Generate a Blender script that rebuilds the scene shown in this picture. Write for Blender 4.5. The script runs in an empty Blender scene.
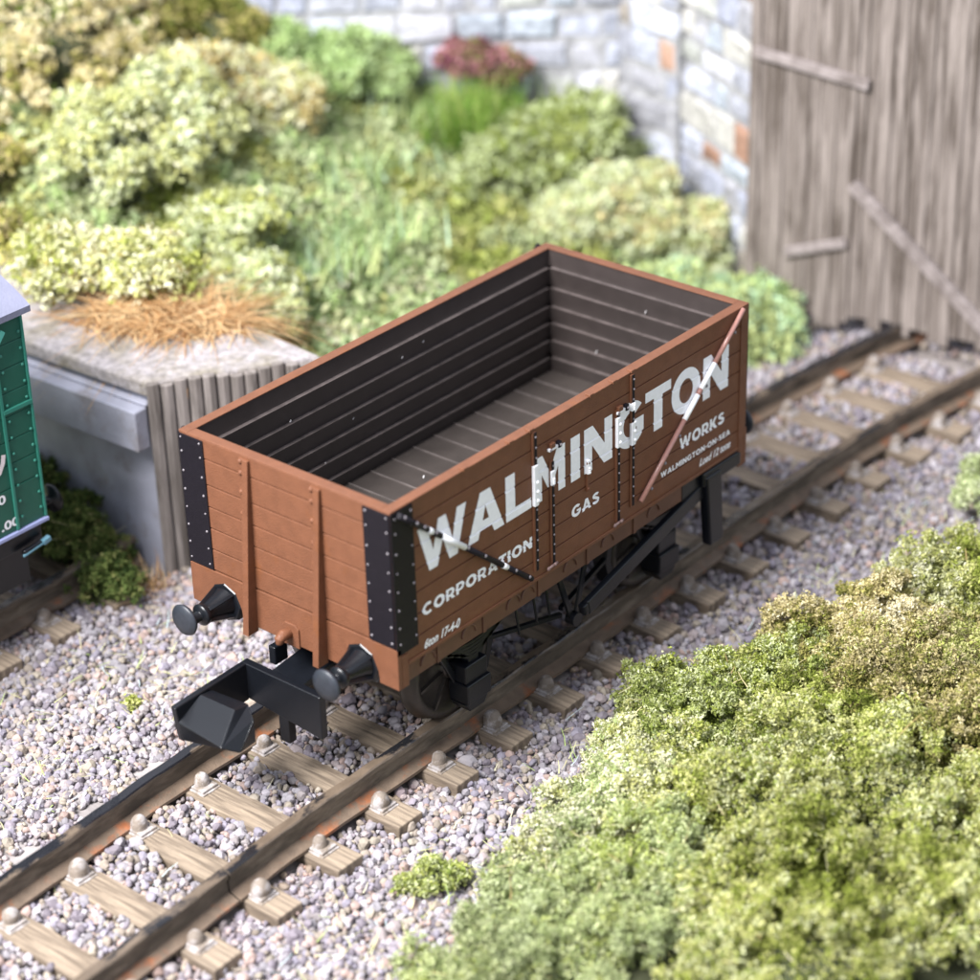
import bpy, bmesh, math, random
import numpy as np
from mathutils import Vector, Matrix
random.seed(7); rng = np.random.default_rng(7)
SC = bpy.context.scene
COL = SC.collection
PI = math.pi

# ------------------------------------------------------------------ camera
AZ, EL, RO, FPX = 0.708, -0.502, -0.029, 2418.8
d = Vector((math.cos(EL)*math.cos(AZ), math.cos(EL)*math.sin(AZ), math.sin(EL)))
r0 = Vector((math.sin(AZ), -math.cos(AZ), 0)); u0 = r0.cross(d)
r = r0*math.cos(RO)+u0*math.sin(RO); u = -r0*math.sin(RO)+u0*math.cos(RO)
cd = bpy.data.cameras.new('camera'); cam = bpy.data.objects.new('camera', cd); COL.objects.link(cam)
cam.matrix_world = Matrix(((r.x, u.x, -d.x, -12.216), (r.y, u.y, -d.y, -12.722), (r.z, u.z, -d.z, 11.077), (0, 0, 0, 1)))
cd.sensor_width = 36; cd.lens = FPX/980*36; cd.clip_start = .1; cd.clip_end = 500
cd.dof.use_dof = True; cd.dof.focus_distance = 21.4; cd.dof.aperture_fstop = cd.lens/1000/0.30
SC.camera = cam
# ------------------------------------------------------------------ light
w = bpy.data.worlds.new('World'); SC.world = w; w.use_nodes = True
bg = w.node_tree.nodes['Background']; bg.inputs[0].default_value = (.80, .86, 1.0, 1); bg.inputs[1].default_value = .84
def area(name, loc, target, size, power, color):
    l = bpy.data.lights.new(name, 'AREA'); l.shape = 'SQUARE'; l.size = size; l.energy = power; l.color = color
    o = bpy.data.objects.new(name, l); COL.objects.link(o); o.location = loc
    o.rotation_euler = (Vector(target)-Vector(loc)).to_track_quat('-Z', 'Y').to_euler()
area('key_lamp', (-19, 3.0, 26), (3, 1, -.5), 14.0, 33000, (1, .985, .985))
SC.view_settings.view_transform = 'Standard'; SC.view_settings.look = 'None'
SC.view_settings.exposure = 0.34; SC.view_settings.gamma = 1
SC.render.engine = 'CYCLES'; SC.cycles.use_denoising = True; SC.cycles.max_bounces = 6

# ------------------------------------------------------------------ helpers
def lin(c):
    return tuple(((x/255)/12.92 if x/255 <= .04045 else ((x/255+.055)/1.055)**2.4) for x in c)
def mat(name, rgb, rough=.6, var=.0, scale=6, bump=0, bscale=60, metal=0, spec=.5, rgb2=None, mixscale=3, mixlo=.45, mixhi=.6, stretch=None):
    """rgb is linear"""
    m = bpy.data.materials.new(name); m.use_nodes = True; nt = m.node_tree; N = nt.nodes; L = nt.links
    b = N['Principled BSDF']; b.inputs['Roughness'].default_value = rough; b.inputs['Metallic'].default_value = metal
    b.inputs['Specular IOR Level'].default_value = spec
    tc = N.new('ShaderNodeTexCoord'); mp = N.new('ShaderNodeMapping'); L.new(tc.outputs['Object'], mp.inputs[0])
    if stretch: mp.inputs['Scale'].default_value = stretch
    c1 = (*rgb, 1); out = None
    if rgb2:
        n = N.new('ShaderNodeTexNoise'); n.inputs['Scale'].default_value = mixscale; n.inputs['Detail'].default_value = 6; n.inputs['Roughness'].default_value = .65
        L.new(mp.outputs[0], n.inputs[0]); rr = N.new('ShaderNodeMapRange'); rr.inputs[1].default_value = mixlo; rr.inputs[2].default_value = mixhi
        L.new(n.outputs[0], rr.inputs[0]); mx = N.new('ShaderNodeMix'); mx.data_type = 'RGBA'
        mx.inputs['A'].default_value = c1; mx.inputs['B'].default_value = (*rgb2, 1); L.new(rr.outputs[0], mx.inputs['Factor']); out = mx.outputs['Result']
    if var:
        n = N.new('ShaderNodeTexNoise'); n.inputs['Scale'].default_value = scale; n.inputs['Detail'].default_value = 5
        L.new(mp.outputs[0], n.inputs[0]); rr = N.new('ShaderNodeMapRange'); rr.inputs[1].default_value = .3; rr.inputs[2].default_value = .7
        rr.inputs[3].default_value = 1-var; rr.inputs[4].default_value = 1+var; L.new(n.outputs[0], rr.inputs[0])
        mx = N.new('ShaderNodeVectorMath'); mx.operation = 'SCALE'
        if out: L.new(out, mx.inputs[0])
        else: mx.inputs[0].default_value = rgb
        L.new(rr.outputs[0], mx.inputs['Scale']); out = mx.outputs[0]
    if out: L.new(out, b.inputs['Base Color'])
    else: b.inputs['Base Color'].default_value = c1
    if bump:
        n = N.new('ShaderNodeTexNoise'); n.inputs['Scale'].default_value = bscale; n.inputs['Detail'].default_value = 3
        L.new(mp.outputs[0], n.inputs[0]); bp = N.new('ShaderNodeBump'); bp.inputs['Strength'].default_value = bump; bp.inputs['Distance'].default_value = .02
        L.new(n.outputs[0], bp.inputs['Height']); L.new(bp.outputs[0], b.inputs['Normal'])
    return m
def attr_mat(name, rough=.8, spec=.2, trans=0):
    m = bpy.data.materials.new(name); m.use_nodes = True; nt = m.node_tree; b = nt.nodes['Principled BSDF']
    a = nt.nodes.new('ShaderNodeAttribute'); a.attribute_name = 'tint'; nt.links.new(a.outputs['Color'], b.inputs['Base Color'])
    b.inputs['Roughness'].default_value = rough; b.inputs['Specular IOR Level'].default_value = spec
    if trans:
        t = nt.nodes.new('ShaderNodeBsdfTranslucent'); nt.links.new(a.outputs['Color'], t.inputs[0]); mx = nt.nodes.new('ShaderNodeMixShader'); mx.inputs[0].default_value = trans
        o = nt.nodes['Material Output']; nt.links.new(b.outputs[0], mx.inputs[1]); nt.links.new(t.outputs[0], mx.inputs[2]); nt.links.new(mx.outputs[0], o.inputs[0])
    return m

class MB:
    def __init__(s): s.v = []; s.f = []; s.m = []; s.sm = []
    def add(s, vs, fs, mi=0, smooth=False):
        k = len(s.v); s.v += [tuple(v) for v in vs]; s.f += [tuple(k+i for i in f) for f in fs]; s.m += [mi]*len(fs); s.sm += [smooth]*len(fs); return s
    def box(s, x0, x1, y0, y1, z0, z1, mi=0):
        return s.add([(x0,y0,z0),(x1,y0,z0),(x1,y1,z0),(x0,y1,z0),(x0,y0,z1),(x1,y0,z1),(x1,y1,z1),(x0,y1,z1)],
                     [(0,3,2,1),(4,5,6,7),(0,1,5,4),(1,2,6,5),(2,3,7,6),(3,0,4,7)], mi)
    def prism(s, pts, axis, a, b, mi=0):
        """pts: 2-D polygon, extruded along axis from a to b. axis 0: (y,z), 1: (x,z), 2: (x,y)"""
        n = len(pts)
        def P(p, t): return {0: (t,p[0],p[1]), 1: (p[0],t,p[1]), 2: (p[0],p[1],t)}[axis]
        vs = [P(p, a) for p in pts]+[P(p, b) for p in pts]
        fs = [tuple(range(n)), tuple(range(2*n-1, n-1, -1))]+[(i, i+n, (i+1) % n+n, (i+1) % n) for i in range(n)]
        return s.add(vs, fs, mi)
    def bar(s, p, q, w, h, up=(0,0,1), mi=0):
        p, q = Vector(p), Vector(q); t = (q-p).normalized(); up = Vector(up); sd = t.cross(up).normalized(); up = sd.cross(t)
        vs = [c+sd*(a*w/2)+up*(b*h/2) for c in (p, q) for a, b in ((-1,-1),(1,-1),(1,1),(-1,1))]
        return s.add(vs, [(0,1,2,3),(7,6,5,4),(0,4,5,1),(1,5,6,2),(2,6,7,3),(3,7,4,0)], mi)
    def lathe(s, c, axis, prof, n=24, mi=0, smooth=True):
        """prof: (distance along axis, radius)"""
        c = Vector(c); ax = Vector(axis).normalized(); a = ax.orthogonal().normalized(); b = ax.cross(a)
        vs = [c+ax*t+(a*math.cos(2*PI*i/n)+b*math.sin(2*PI*i/n))*rr for t, rr in prof for i in range(n)]
        fs = []
        for j in range(len(prof)-1):
            for i in range(n): fs.append((j*n+i, j*n+(i+1) % n, (j+1)*n+(i+1) % n, (j+1)*n+i))
        s.add(vs, fs, mi, smooth)
        k = len(s.v)-len(vs)
        s.f += [tuple(k+i for i in range(n))[::-1], tuple(k+(len(prof)-1)*n+i for i in range(n))]; s.m += [mi]*2; s.sm += [False]*2
        return s
    def tube(s, pts, rad, n=8, mi=0):
        pts = [Vector(p) for p in pts]; k = len(s.v); up = None
        for i, p in enumerate(pts):
            t = (pts[min(i+1, len(pts)-1)]-pts[max(i-1, 0)]).normalized()
            a = t.orthogonal().normalized() if up is None else (up-t*up.dot(t)).normalized(); up = a; b = t.cross(a)
            rr = rad[i] if isinstance(rad, (list, tuple)) else rad
            s.v += [tuple(p+(a*math.cos(2*PI*j/n)+b*math.sin(2*PI*j/n))*rr) for j in range(n)]
        for i in range(len(pts)-1):
            for j in range(n): s.f.append((k+i*n+j, k+i*n+(j+1) % n, k+(i+1)*n+(j+1) % n, k+(i+1)*n+j)); s.m.append(mi); s.sm.append(True)
        s.f += [tuple(k+j for j in range(n))[::-1], tuple(k+(len(pts)-1)*n+j for j in range(n))]; s.m += [mi]*2; s.sm += [False]*2
        return s
    def dome(s, c, axis, rad, mi=0, n=8):
        return s.lathe(c, axis, [(0, rad), (rad*.45, rad*.85), (rad*.75, rad*.45), (rad*.85, rad*.12)], n, mi)
    def build(s, name, mats, parent=None, bevel=0, seg=2):
        me = bpy.data.meshes.new(name); off = Vector(parent.matrix_world.translation) if parent else Vector()
        me.from_pydata([Vector(v)-off for v in s.v], [], s.f); me.update()
        if not isinstance(mats, (list, tuple)): mats = [mats]
        for m in mats: me.materials.append(m)
        me.polygons.foreach_set('material_index', s.m); me.polygons.foreach_set('use_smooth', s.sm)
        bm = bmesh.new(); bm.from_mesh(me); bmesh.ops.recalc_face_normals(bm, faces=bm.faces); bm.to_mesh(me); bm.free()
        o = bpy.data.objects.new(name, me); COL.objects.link(o)
        if bevel:
            bv = o.modifiers.new('b', 'BEVEL'); bv.width = bevel; bv.segments = seg; bv.limit_method = 'ANGLE'; bv.angle_limit = math.radians(40); bv.harden_normals = False
        if parent:
            o.parent = parent
            o.matrix_world = Matrix.Translation(off)
        return o
def tag(o, label=None, cat=None, group=None, kind=None):
    if label: o['label'] = label
    if cat: o['category'] = cat
    if group: o['group'] = group
    if kind: o['kind'] = kind
    return o
def thing(name, loc, label, cat, group=None):
    o = bpy.data.objects.new(name, None); COL.objects.link(o); o.matrix_world = Matrix.Translation(Vector(loc)); o.location = loc
    bpy.context.view_layer.update()
    return tag(o, label, cat, group)
def sub(o): bpy.context.view_layer.update(); return o
def np_mesh(name, V, F, mats, tint=None, parent=None, smooth=False):
    """V (n,3), F (m,k) constant k, tint (n,3) linear"""
    off = np.array(parent.matrix_world.translation) if parent else np.zeros(3)
    me = bpy.data.meshes.new(name); V = V-off; k = F.shape[1]
    me.vertices.add(len(V)); me.vertices.foreach_set('co', V.astype(np.float32).ravel())
    me.loops.add(F.size); me.loops.foreach_set('vertex_index', F.astype(np.int32).ravel())
    me.polygons.add(len(F)); me.polygons.foreach_set('loop_start', np.arange(0, F.size, k, dtype=np.int32))
    try: me.polygons.foreach_set('loop_total', np.full(len(F), k, dtype=np.int32))
    except Exception: pass
    me.polygons.foreach_set('use_smooth', np.full(len(F), smooth))
    me.update(calc_edges=True)
    if tint is not None:
        a = me.color_attributes.new('tint', 'FLOAT_COLOR', 'POINT'); c = np.ones((len(V), 4), np.float32); c[:, :3] = tint; a.data.foreach_set('color', c.ravel())
    me.materials.append(mats)
    o = bpy.data.objects.new(name, me); COL.objects.link(o)
    if parent: o.parent = parent; o.matrix_world = Matrix.Translation(Vector(off))
    return o

# ------------------------------------------------------------------ materials
BROWN = (.148, .059, .030)
M_brown = mat('wagon brown paint', BROWN, .5, .10, 9, .35, 90, spec=.3, rgb2=(.165, .058, .020), mixscale=1.6, mixlo=.60, mixhi=.74)
M_inside = mat('dark grey interior plastic', (.038, .030, .028), .38, .12, 5, .1, 120, spec=.5)
M_blackplate = mat('corner plate black paint', (.008, .0065, .0095), .5, .1, 20, .25, 90, spec=.18)
M_black = mat('black moulded plastic', (.0055, .0065, .009), .28, .08, 20, .1, 120, spec=.42)
M_rivet = mat('rivet bright', (.19, .17, .185), .35, spec=.6)
M_white = mat('white lettering paint', (.88, .88, .90), .4, .04, 20, .1, 150)
M_pink = mat('pinkish strap with painted highlight', (.34, .17, .14), .25, .1, 20, spec=.6)  # pinkish brown, with the strap's highlight mixed into the base colour
M_wheel = mat('dark wheel steel', (.05, .042, .036), .35, .15, 10, metal=.3)
M_sole = mat('sole bar brown with painted shade', (.10, .042, .024), .55, .15, 5)  # darker than the wagon brown: shade below the side put into the colour
M_rail = mat('weathered rail brown', (.085, .066, .048), .75, .35, 9, .4, 50, rgb2=(.17, .135, .10), mixscale=5, stretch=(.3,1,1))
M_rust = mat('rusty rail foot', (.14, .10, .07), .6, .2, 9, .3, 50, rgb2=(.26, .09, .035), mixscale=3.1, mixlo=.53, mixhi=.66)
M_railtop = mat('worn rail head', (.012, .012, .014), .25, .2, 10, .15, 60, rgb2=(.12, .09, .065), mixscale=3.5, mixlo=.42, mixhi=.50, stretch=(.5,1,1))
M_railtopb = mat('black rail head', (.010, .010, .013), .22, .2, 10, .2, 60, rgb2=(.12, .09, .065), mixscale=3.5, mixlo=.54, mixhi=.60, stretch=(.5,1,1))
M_chair = mat('tan grey moulded rail chair', (.19, .155, .125), .75, .2, 12, .3, 50, rgb2=(.36, .33, .32), mixscale=9)
M_fol = attr_mat('foliage flock', .85, .12, .25)
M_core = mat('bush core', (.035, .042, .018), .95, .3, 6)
M_stone = attr_mat('ballast stone', .7, .25)
M_block = attr_mat('wall stone', .9, .15)
_nt = M_block.node_tree; _n = _nt.nodes.new('ShaderNodeTexNoise'); _n.inputs['Scale'].default_value = 7; _n.inputs['Detail'].default_value = 6
_tc = _nt.nodes.new('ShaderNodeTexCoord'); _nt.links.new(_tc.outputs['Object'], _n.inputs[0]); _r = _nt.nodes.new('ShaderNodeMapRange'); _r.inputs[1].default_value = .3; _r.inputs[2].default_value = .7; _r.inputs[3].default_value = .72; _r.inputs[4].default_value = 1.25
_nt.links.new(_n.outputs[0], _r.inputs[0]); _v = _nt.nodes.new('ShaderNodeVectorMath'); _v.operation = 'SCALE'
_a = [q for q in _nt.nodes if q.type == 'ATTRIBUTE'][0]; _nt.links.new(_a.outputs['Color'], _v.inputs[0]); _nt.links.new(_r.outputs[0], _v.inputs['Scale']); _nt.links.new(_v.outputs[0], _nt.nodes['Principled BSDF'].inputs['Base Color'])
_b = _nt.nodes.new('ShaderNodeBump'); _b.inputs['Strength'].default_value = .7; _b.inputs['Distance'].default_value = .06; _nt.links.new(_n.outputs[0], _b.inputs['Height']); _nt.links.new(_b.outputs[0], _nt.nodes['Principled BSDF'].inputs['Normal'])

# sleeper wood with grain along y
def wood(name, a, b, sc=(14, .9, 6), bump=.6, rough=.75):
    m = bpy.data.materials.new(name); m.use_nodes = True; nt = m.node_tree; N = nt.nodes; L = nt.links; bs = N['Principled BSDF']; bs.inputs['Roughness'].default_value = rough
    tc = N.new('ShaderNodeTexCoord'); mp = N.new('ShaderNodeMapping'); mp.inputs['Scale'].default_value = sc; L.new(tc.outputs['Object'], mp.inputs[0])
    n = N.new('ShaderNodeTexNoise'); n.inputs['Scale'].default_value = 1.6; n.inputs['Detail'].default_value = 8; n.inputs['Roughness'].default_value = .62; n.inputs['Distortion'].default_value = .5; L.new(mp.outputs[0], n.inputs[0])
    rr = N.new('ShaderNodeValToRGB'); rr.color_ramp.elements[0].position = .36; rr.color_ramp.elements[0].color = (*a, 1); rr.color_ramp.elements[1].position = .62; rr.color_ramp.elements[1].color = (*b, 1)
    L.new(n.outputs[0], rr.inputs[0]); L.new(rr.outputs[0], bs.inputs['Base Color'])
    bp = N.new('ShaderNodeBump'); bp.inputs['Strength'].default_value = bump; bp.inputs['Distance'].default_value = .03; L.new(n.outputs[0], bp.inputs['Height']); L.new(bp.outputs[0], bs.inputs['Normal'])
    return m
M_sleeper = wood('sleeper wood', (.13, .098, .070), (.30, .235, .17))
M_gate = wood('weathered gate boards', (.070, .053, .042), (.25, .212, .190), (7, 7, .55), .5)
M_gatebeam = wood('weathered gate brace', (.14, .115, .105), (.29, .25, .24), (5, 3, 3), .4)

# ------------------------------------------------------------------ ground
G = -1.42; RT = -1.03; SL = -1.295
def sm(t): t = np.clip(t, 0, 1); return t*t*(3-2*t)
def H(x, y):
    x = np.asarray(x, float); y = np.asarray(y, float)
    y0 = 2.6+4.0*(1-sm((x-1.6)/3.0))
    t = np.maximum(y-y0, 0)
    h = .42*t*sm(t/1.2)
    h = np.minimum(h, 3.6+.1*t)
    h = h+.75*np.exp(-(((x-5.2)/2.3)**2+((y-7.2)/1.7)**2))*sm(t/1.5)
    s = np.maximum(-1.9-y, 0); h = h+.12*s*sm(s/1.0)*np.exp(-s/6)
    h = h+.04*(np.sin(x*1.7+y*.6)*np.sin(y*1.9-x*.4))*sm((np.abs(y)-1.3)/.6)
    return G+h
def ground():
    xs = np.concatenate([np.linspace(-60, -8, 14), np.linspace(-7.5, 16, 160), np.linspace(17, 80, 16)])
    ys = np.concatenate([np.linspace(-60, -8, 14), np.linspace(-7.5, 20, 180), np.linspace(21, 80, 16)])
    X, Y = np.meshgrid(xs, ys); Z = H(X, Y)
    V = np.stack([X, Y, Z], -1).reshape(-1, 3); nx = len(xs); i, j = np.meshgrid(np.arange(len(ys)-1), np.arange(nx-1), indexing='ij')
    a = (i*nx+j).ravel(); F = np.stack([a, a+1, a+1+nx, a+nx], -1)
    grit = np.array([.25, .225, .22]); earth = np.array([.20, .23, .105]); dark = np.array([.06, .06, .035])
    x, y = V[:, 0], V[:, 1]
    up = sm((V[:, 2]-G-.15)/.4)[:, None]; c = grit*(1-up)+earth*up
    right = sm((-2.2-y)/.5)[:, None]; c = c*(1-right)+np.array([.045, .05, .022])*right  # ground among the near bushes darkened, shade of deep hollows put into the tint
    m = mat('ground earth', (.3, .3, .3), .9, bump=.6, bscale=18)
    nt = m.node_tree; b = nt.nodes['Principled BSDF']; at = nt.nodes.new('ShaderNodeAttribute'); at.attribute_name = 'tint'
    n = nt.nodes.new('ShaderNodeTexNoise'); n.inputs['Scale'].default_value = 3; n.inputs['Detail'].default_value = 8
    tc = nt.nodes.new('ShaderNodeTexCoord'); nt.links.new(tc.outputs['Object'], n.inputs[0])
    rr = nt.nodes.new('ShaderNodeMapRange'); rr.inputs[1].default_value = .3; rr.inputs[2].default_value = .7; rr.inputs[3].default_value = .6; rr.inputs[4].default_value = 1.35; nt.links.new(n.outputs[0], rr.inputs[0])
    vm = nt.nodes.new('ShaderNodeVectorMath'); vm.operation = 'SCALE'; nt.links.new(at.outputs['Color'], vm.inputs[0]); nt.links.new(rr.outputs[0], vm.inputs['Scale']); nt.links.new(vm.outputs[0], b.inputs['Base Color'])
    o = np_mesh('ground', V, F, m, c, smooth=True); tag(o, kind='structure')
ground()

# ------------------------------------------------------------------ ballast (stuff)
def ico(sub_):
    bm = bmesh.new(); bmesh.ops.create_icosphere(bm, subdivisions=sub_, radius=1)
    V = np.array([v.co[:] for v in bm.verts]); F = np.array([[v.index for v in f.verts] for f in bm.faces]); bm.free(); return V, F
def rotmats(n):
    q = rng.normal(size=(n, 4)); q /= np.linalg.norm(q, axis=1)[:, None]; a, b, c, e = q.T
    return np.stack([1-2*(c*c+e*e), 2*(b*c-e*a), 2*(b*e+c*a), 2*(b*c+e*a), 1-2*(b*b+e*e), 2*(c*e-b*a), 2*(b*e-c*a), 2*(c*e+b*a), 1-2*(b*b+c*c)], -1).reshape(n, 3, 3)
STONE_PAL = np.array([lin(c) for c in [(158,153,158),(150,145,150),(170,164,170),(140,132,140),(164,152,152),(154,146,146),(180,174,178),(128,120,128),(172,150,142),(164,154,140),(158,146,134),(150,144,156)]])
def stones(name, P, S, lvl, pal=STONE_PAL, gain=1.0):
    V0, F0 = ico(lvl); n = len(P); R_ = rotmats(n)
    sc = S[:, None]*rng.uniform(.62, 1.15, (n, 3))
    nv = len(V0); tmpl = [V0*(1+.17*rng.normal(0, 1, (len(V0), 1)).clip(-1.5, 1.5)) if lvl == 1 else V0*(1+.13*np.sin(V0@rng.normal(0, 3.2, (3, 3))+rng.uniform(0, 6, 3)).sum(1)[:, None]/1.7+.05*rng.normal(0, 1, (len(V0), 1))) for _ in range(24)]
    T = np.stack(tmpl)[rng.integers(0, 24, n)]
    V = np.einsum('nij,nvj->nvi', R_, T*sc[:, None, :])+P[:, None, :]
    F = F0[None]+(np.arange(n)*nv)[:, None, None]
    c = pal[rng.integers(0, len(pal), n)]*rng.uniform(.64, .98, (n, 1))*gain
    return V.reshape(-1, 3), F.reshape(-1, 3), np.repeat(c, nv, 0)
def c_main(x):  # lateral wander of the main track
    x = np.asarray(x, float)
    return -.045*np.maximum(-.3-x, 0)**1.0*sm((-.3-x)/2)-.0 - .022*np.maximum(x-6.6, 0)**2
PITCH = .757
SX = [.01+PITCH*k-.757*6 for k in range(0, 21)]
def sprinkle(x0, x1, y0, y1, sp, jit=.5):
    nx = int((x1-x0)/sp); ny = int((y1-y0)/sp)
    X, Y = np.meshgrid(np.linspace(x0, x1, nx), np.linspace(y0, y1, ny)); X = X.ravel()+rng.uniform(-jit, jit, X.size)*sp; Y = Y.ravel()+rng.uniform(-jit, jit, Y.size)*sp
    return X, Y
def in_sleeper(x, y, half=1.25, cy=0, hw=.15):
    s = np.zeros(x.shape, bool)
    for a in SX: s |= (np.abs(x-a) < hw)
    return s & (np.abs(y-cy) < half)
def build_ballast():
    Vs, Fs, Cs = [], [], []; k = 0
    for (x0, x1, y0, y1, sp, s0, s1, lvl) in ((-4.6, 3.6, -2.8, 4.0, .052, .021, .043, 2), (3.6, 12.2, -3.0, 3.6, .070, .032, .052, 1), (-1.5, 1.7, 4.0, 6.4, .08, .035, .06, 1)):
        for layer in (0, 1):
            X, Y = sprinkle(x0, x1, y0, y1, sp*(1 if layer == 0 else 1.7), .62)
            cm = c_main(X)
            keep = ~in_sleeper(X, Y-cm)
            rail = (np.abs(np.abs(Y-cm)-.71) < .12); keep &= ~rail
            if layer == 1: keep &= rng.random(X.size) < .55
            # outside the visible wedge
            dx, dy = X+12.216, Y+12.722; th = np.arctan2(dy, dx); keep &= (th > AZ-.30) & (th < AZ+.30)
            keep &= ~((X > 1.6) & (X < 3.4) & (Y > 3.6-.66*(X-1.69)))
            X, Y = X[keep], Y[keep]; S = rng.uniform(s0, s1, X.size)
            S *= np.exp(rng.normal(0, .22, X.size)); big = rng.random(X.size) < .02; S[big] *= 1.4
            slope = np.clip((np.abs(Y-c_main(X))-1.1)/.5, 0, 1)*.0
            ay = np.abs(Y-c_main(X)); bed = np.where(ay < .72, SL-G-.04, .015)+.03*np.sin(X*3.1)*np.sin(Y*2.3)
            Z = H(X, Y)+bed*.9+S*.12+(0 if layer == 0 else .035)
            V, F, C = stones('x', np.stack([X, Y, Z], -1), S, lvl, gain=1.0)
            ay2 = np.abs(V[:, 1]-c_main(V[:, 0])); dirt = np.exp(-((ay2-.78)/.22)**2)*.75*(.6+.4*np.sin(V[:, 0]*5)); C = C*(1-dirt[:, None]*(1-np.array([.86, .66, .50])))
            Vs.append(V); Fs.append(F+k); Cs.append(C); k += len(V)
    V = np.concatenate(Vs); F = np.concatenate(Fs); C = np.concatenate(Cs)
    o = np_mesh('ballast', V, F, M_stone, C, smooth=False); tag(o, 'loose lilac grey ballast stones around the tracks', None, kind='stuff')
build_ballast()
# raised bed under the stones
mb = MB()
xs = np.linspace(-5, 13, 60)
for i in range(len(xs)-1):
    a, b = xs[i], xs[i+1]; ca, cb = float(c_main(a)), float(c_main(b))
    mb.add([(a, ca-0.86, G-.01), (b, cb-0.86, G-.01), (b, cb-0.82, SL-.115), (a, ca-0.82, SL-.115), (a, ca+0.82, SL-.115), (b, cb+0.82, SL-.115), (b, cb+0.86, G-.01), (a, ca+0.86, G-.01)],
           [(0,1,2,3), (3,2,5,4), (4,5,6,7)])
tag(mb.build('track_bed', mat('track bed grit', (.235, .205, .19), .9, .3, 8, .5, 30)), kind='structure')

# ------------------------------------------------------------------ track
ORD = 'first second third fourth fifth sixth seventh eighth ninth tenth eleventh twelfth thirteenth fourteenth fifteenth sixteenth seventeenth eighteenth nineteenth twentieth twenty-first'.split()
def rail(name, label, cy, x0, x1, topm, group):
    """profile swept along x"""
    prof = [(-.15,.0),(-.15,.03),(-.035,.065),(-.026,.175),(-.050,.20),(-.053,.252),(-.042,.264),(.042,.264),(.053,.252),(.050,.20),(.026,.175),(.035,.065),(.15,.03),(.15,.0)]
    mi = [0]*14
    xs = np.linspace(x0, x1, int((x1-x0)/.11)+2); mb = MB(); n = len(prof); vs = []
    for i, x in enumerate(xs):
        jx = .004*math.sin(x*9)+random.uniform(-.003, .003)
        for (a, z) in prof: vs.append((x, cy(x)+a+jx, SL+z+(random.uniform(-.003, .003) if z > .245 else 0)))
    mb.v = vs
    for i in range(len(xs)-1):
        for j in range(n-1):
            mb.f.append((i*n+j, i*n+j+1, (i+1)*n+j+1, (i+1)*n+j)); mb.sm.append(False)
            mb.m.append(1 if j in (5, 6, 7) else (2 if j in (0, 1, 11, 12) else 0))
    mb.f += [tuple(range(n)), tuple((len(xs)-1)*n+j for j in range(n))[::-1]]; mb.m += [0, 0]; mb.sm += [False, False]
    o = mb.build(name, [M_rail, topm, M_rust]); return tag(o, label, 'rail', group)
gt = .71
X_END = 12.0
rail('rail', 'brown steel rail under the open wagon, on the lettered side', lambda x: float(c_main(x))-gt, -5.2, -1.705, M_railtop, 'rails of the main track')['label'] = 'short near length of the lettered-side rail, ending at a gap before the wagon'
rail('rail', 'long brown rail running under the lettered side of the wagon to the gate', lambda x: float(c_main(x))-gt-.004, -1.69, X_END, M_railtop, 'rails of the main track')
rail('rail', 'brown rail with black worn top passing under the far side of the open wagon', lambda x: float(c_main(x))+gt, -5.2, X_END, M_railtopb, 'rails of the main track')
SID = 4.62
rail('rail', 'brown siding rail beneath the near edge of the green van', lambda x: SID-gt, -3, 1.62, M_railtop, 'rails of the siding')
rail('rail', 'brown siding rail beneath the far edge of the green van', lambda x: SID+gt, -3, 1.55, M_railtop, 'rails of the siding')

def bump_pts(mb, c):
    prof = [(0, .085), (.04, .084), (.08, .080), (.115, .067), (.14, .040), (.147, .012)]
    k = random.uniform(.80, 1.08); mb.lathe(c, (random.uniform(-.14, .14), random.uniform(-.14, .14), 1), [(t*k*random.uniform(.95, 1.05), q*random.uniform(.94, 1.04)*k) for t, q in prof], 14)
def sleeper(x, cy, label, half=1.22, group=None):
    hw = .150+random.uniform(-.012, .012)
    t = thing('sleeper', (x, cy, SL-.14), label, 'sleeper', group)
    mb = MB(); n = 10
    # slightly uneven top
    ys = np.linspace(cy-half-.04, cy+half-.22, n)
    vs = []
    for y in ys:
        for (a, z) in ((-hw, SL-.14), (-hw+random.uniform(-.008, .008), SL-.004), (hw+random.uniform(-.008, .008), SL-.004), (hw, SL-.14)): vs.append((x+a, y, z+random.uniform(-.004, .004)))
    fs = []
    for i in range(n-1):
        for j in range(3): fs.append((i*4+j, i*4+j+1, (i+1)*4+j+1, (i+1)*4+j))
        fs.append((i*4+3, i*4, (i+1)*4, (i+1)*4+3))
    fs += [(0, 1, 2, 3), tuple((n-1)*4+j for j in (3, 2, 1, 0))]
    mb.add(vs, fs); mb.build('timber', M_sleeper, t, .012)
    for s in (-1, 1):
        m2 = MB(); y = cy+s*gt
        m2.box(x-.105, x+.105, y-.33, y+.22, SL-.03, SL+.006); m2.box(x-.09, x+.09, y-.31, y-.158, SL-.01, SL+.03)
        bump_pts(m2, (x+random.uniform(-.015, .015), y-.205+random.uniform(-.01, .01), SL+.0))
        m2.box(x-.10, x+.10, y+.158, y+.21, SL-.02, SL+.05)
        m2.build('rail_chair', M_chair, t, .008)
vis = [a for a in SX if a > -4.0 and a < 10.2]
for i, a in enumerate(vis):
    sleeper(a, float(c_main(a)), f'brown timber sleeper of the main track, {ORD[i]} counting from the near end', group='sleepers of the main track')
for i, a in enumerate([-1.25, -.5, .25, 1.0]):
    sleeper(a, SID, f'brown timber sleeper of the siding, {ORD[i]} counting towards the loading dock', group='sleepers of the siding')

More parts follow.
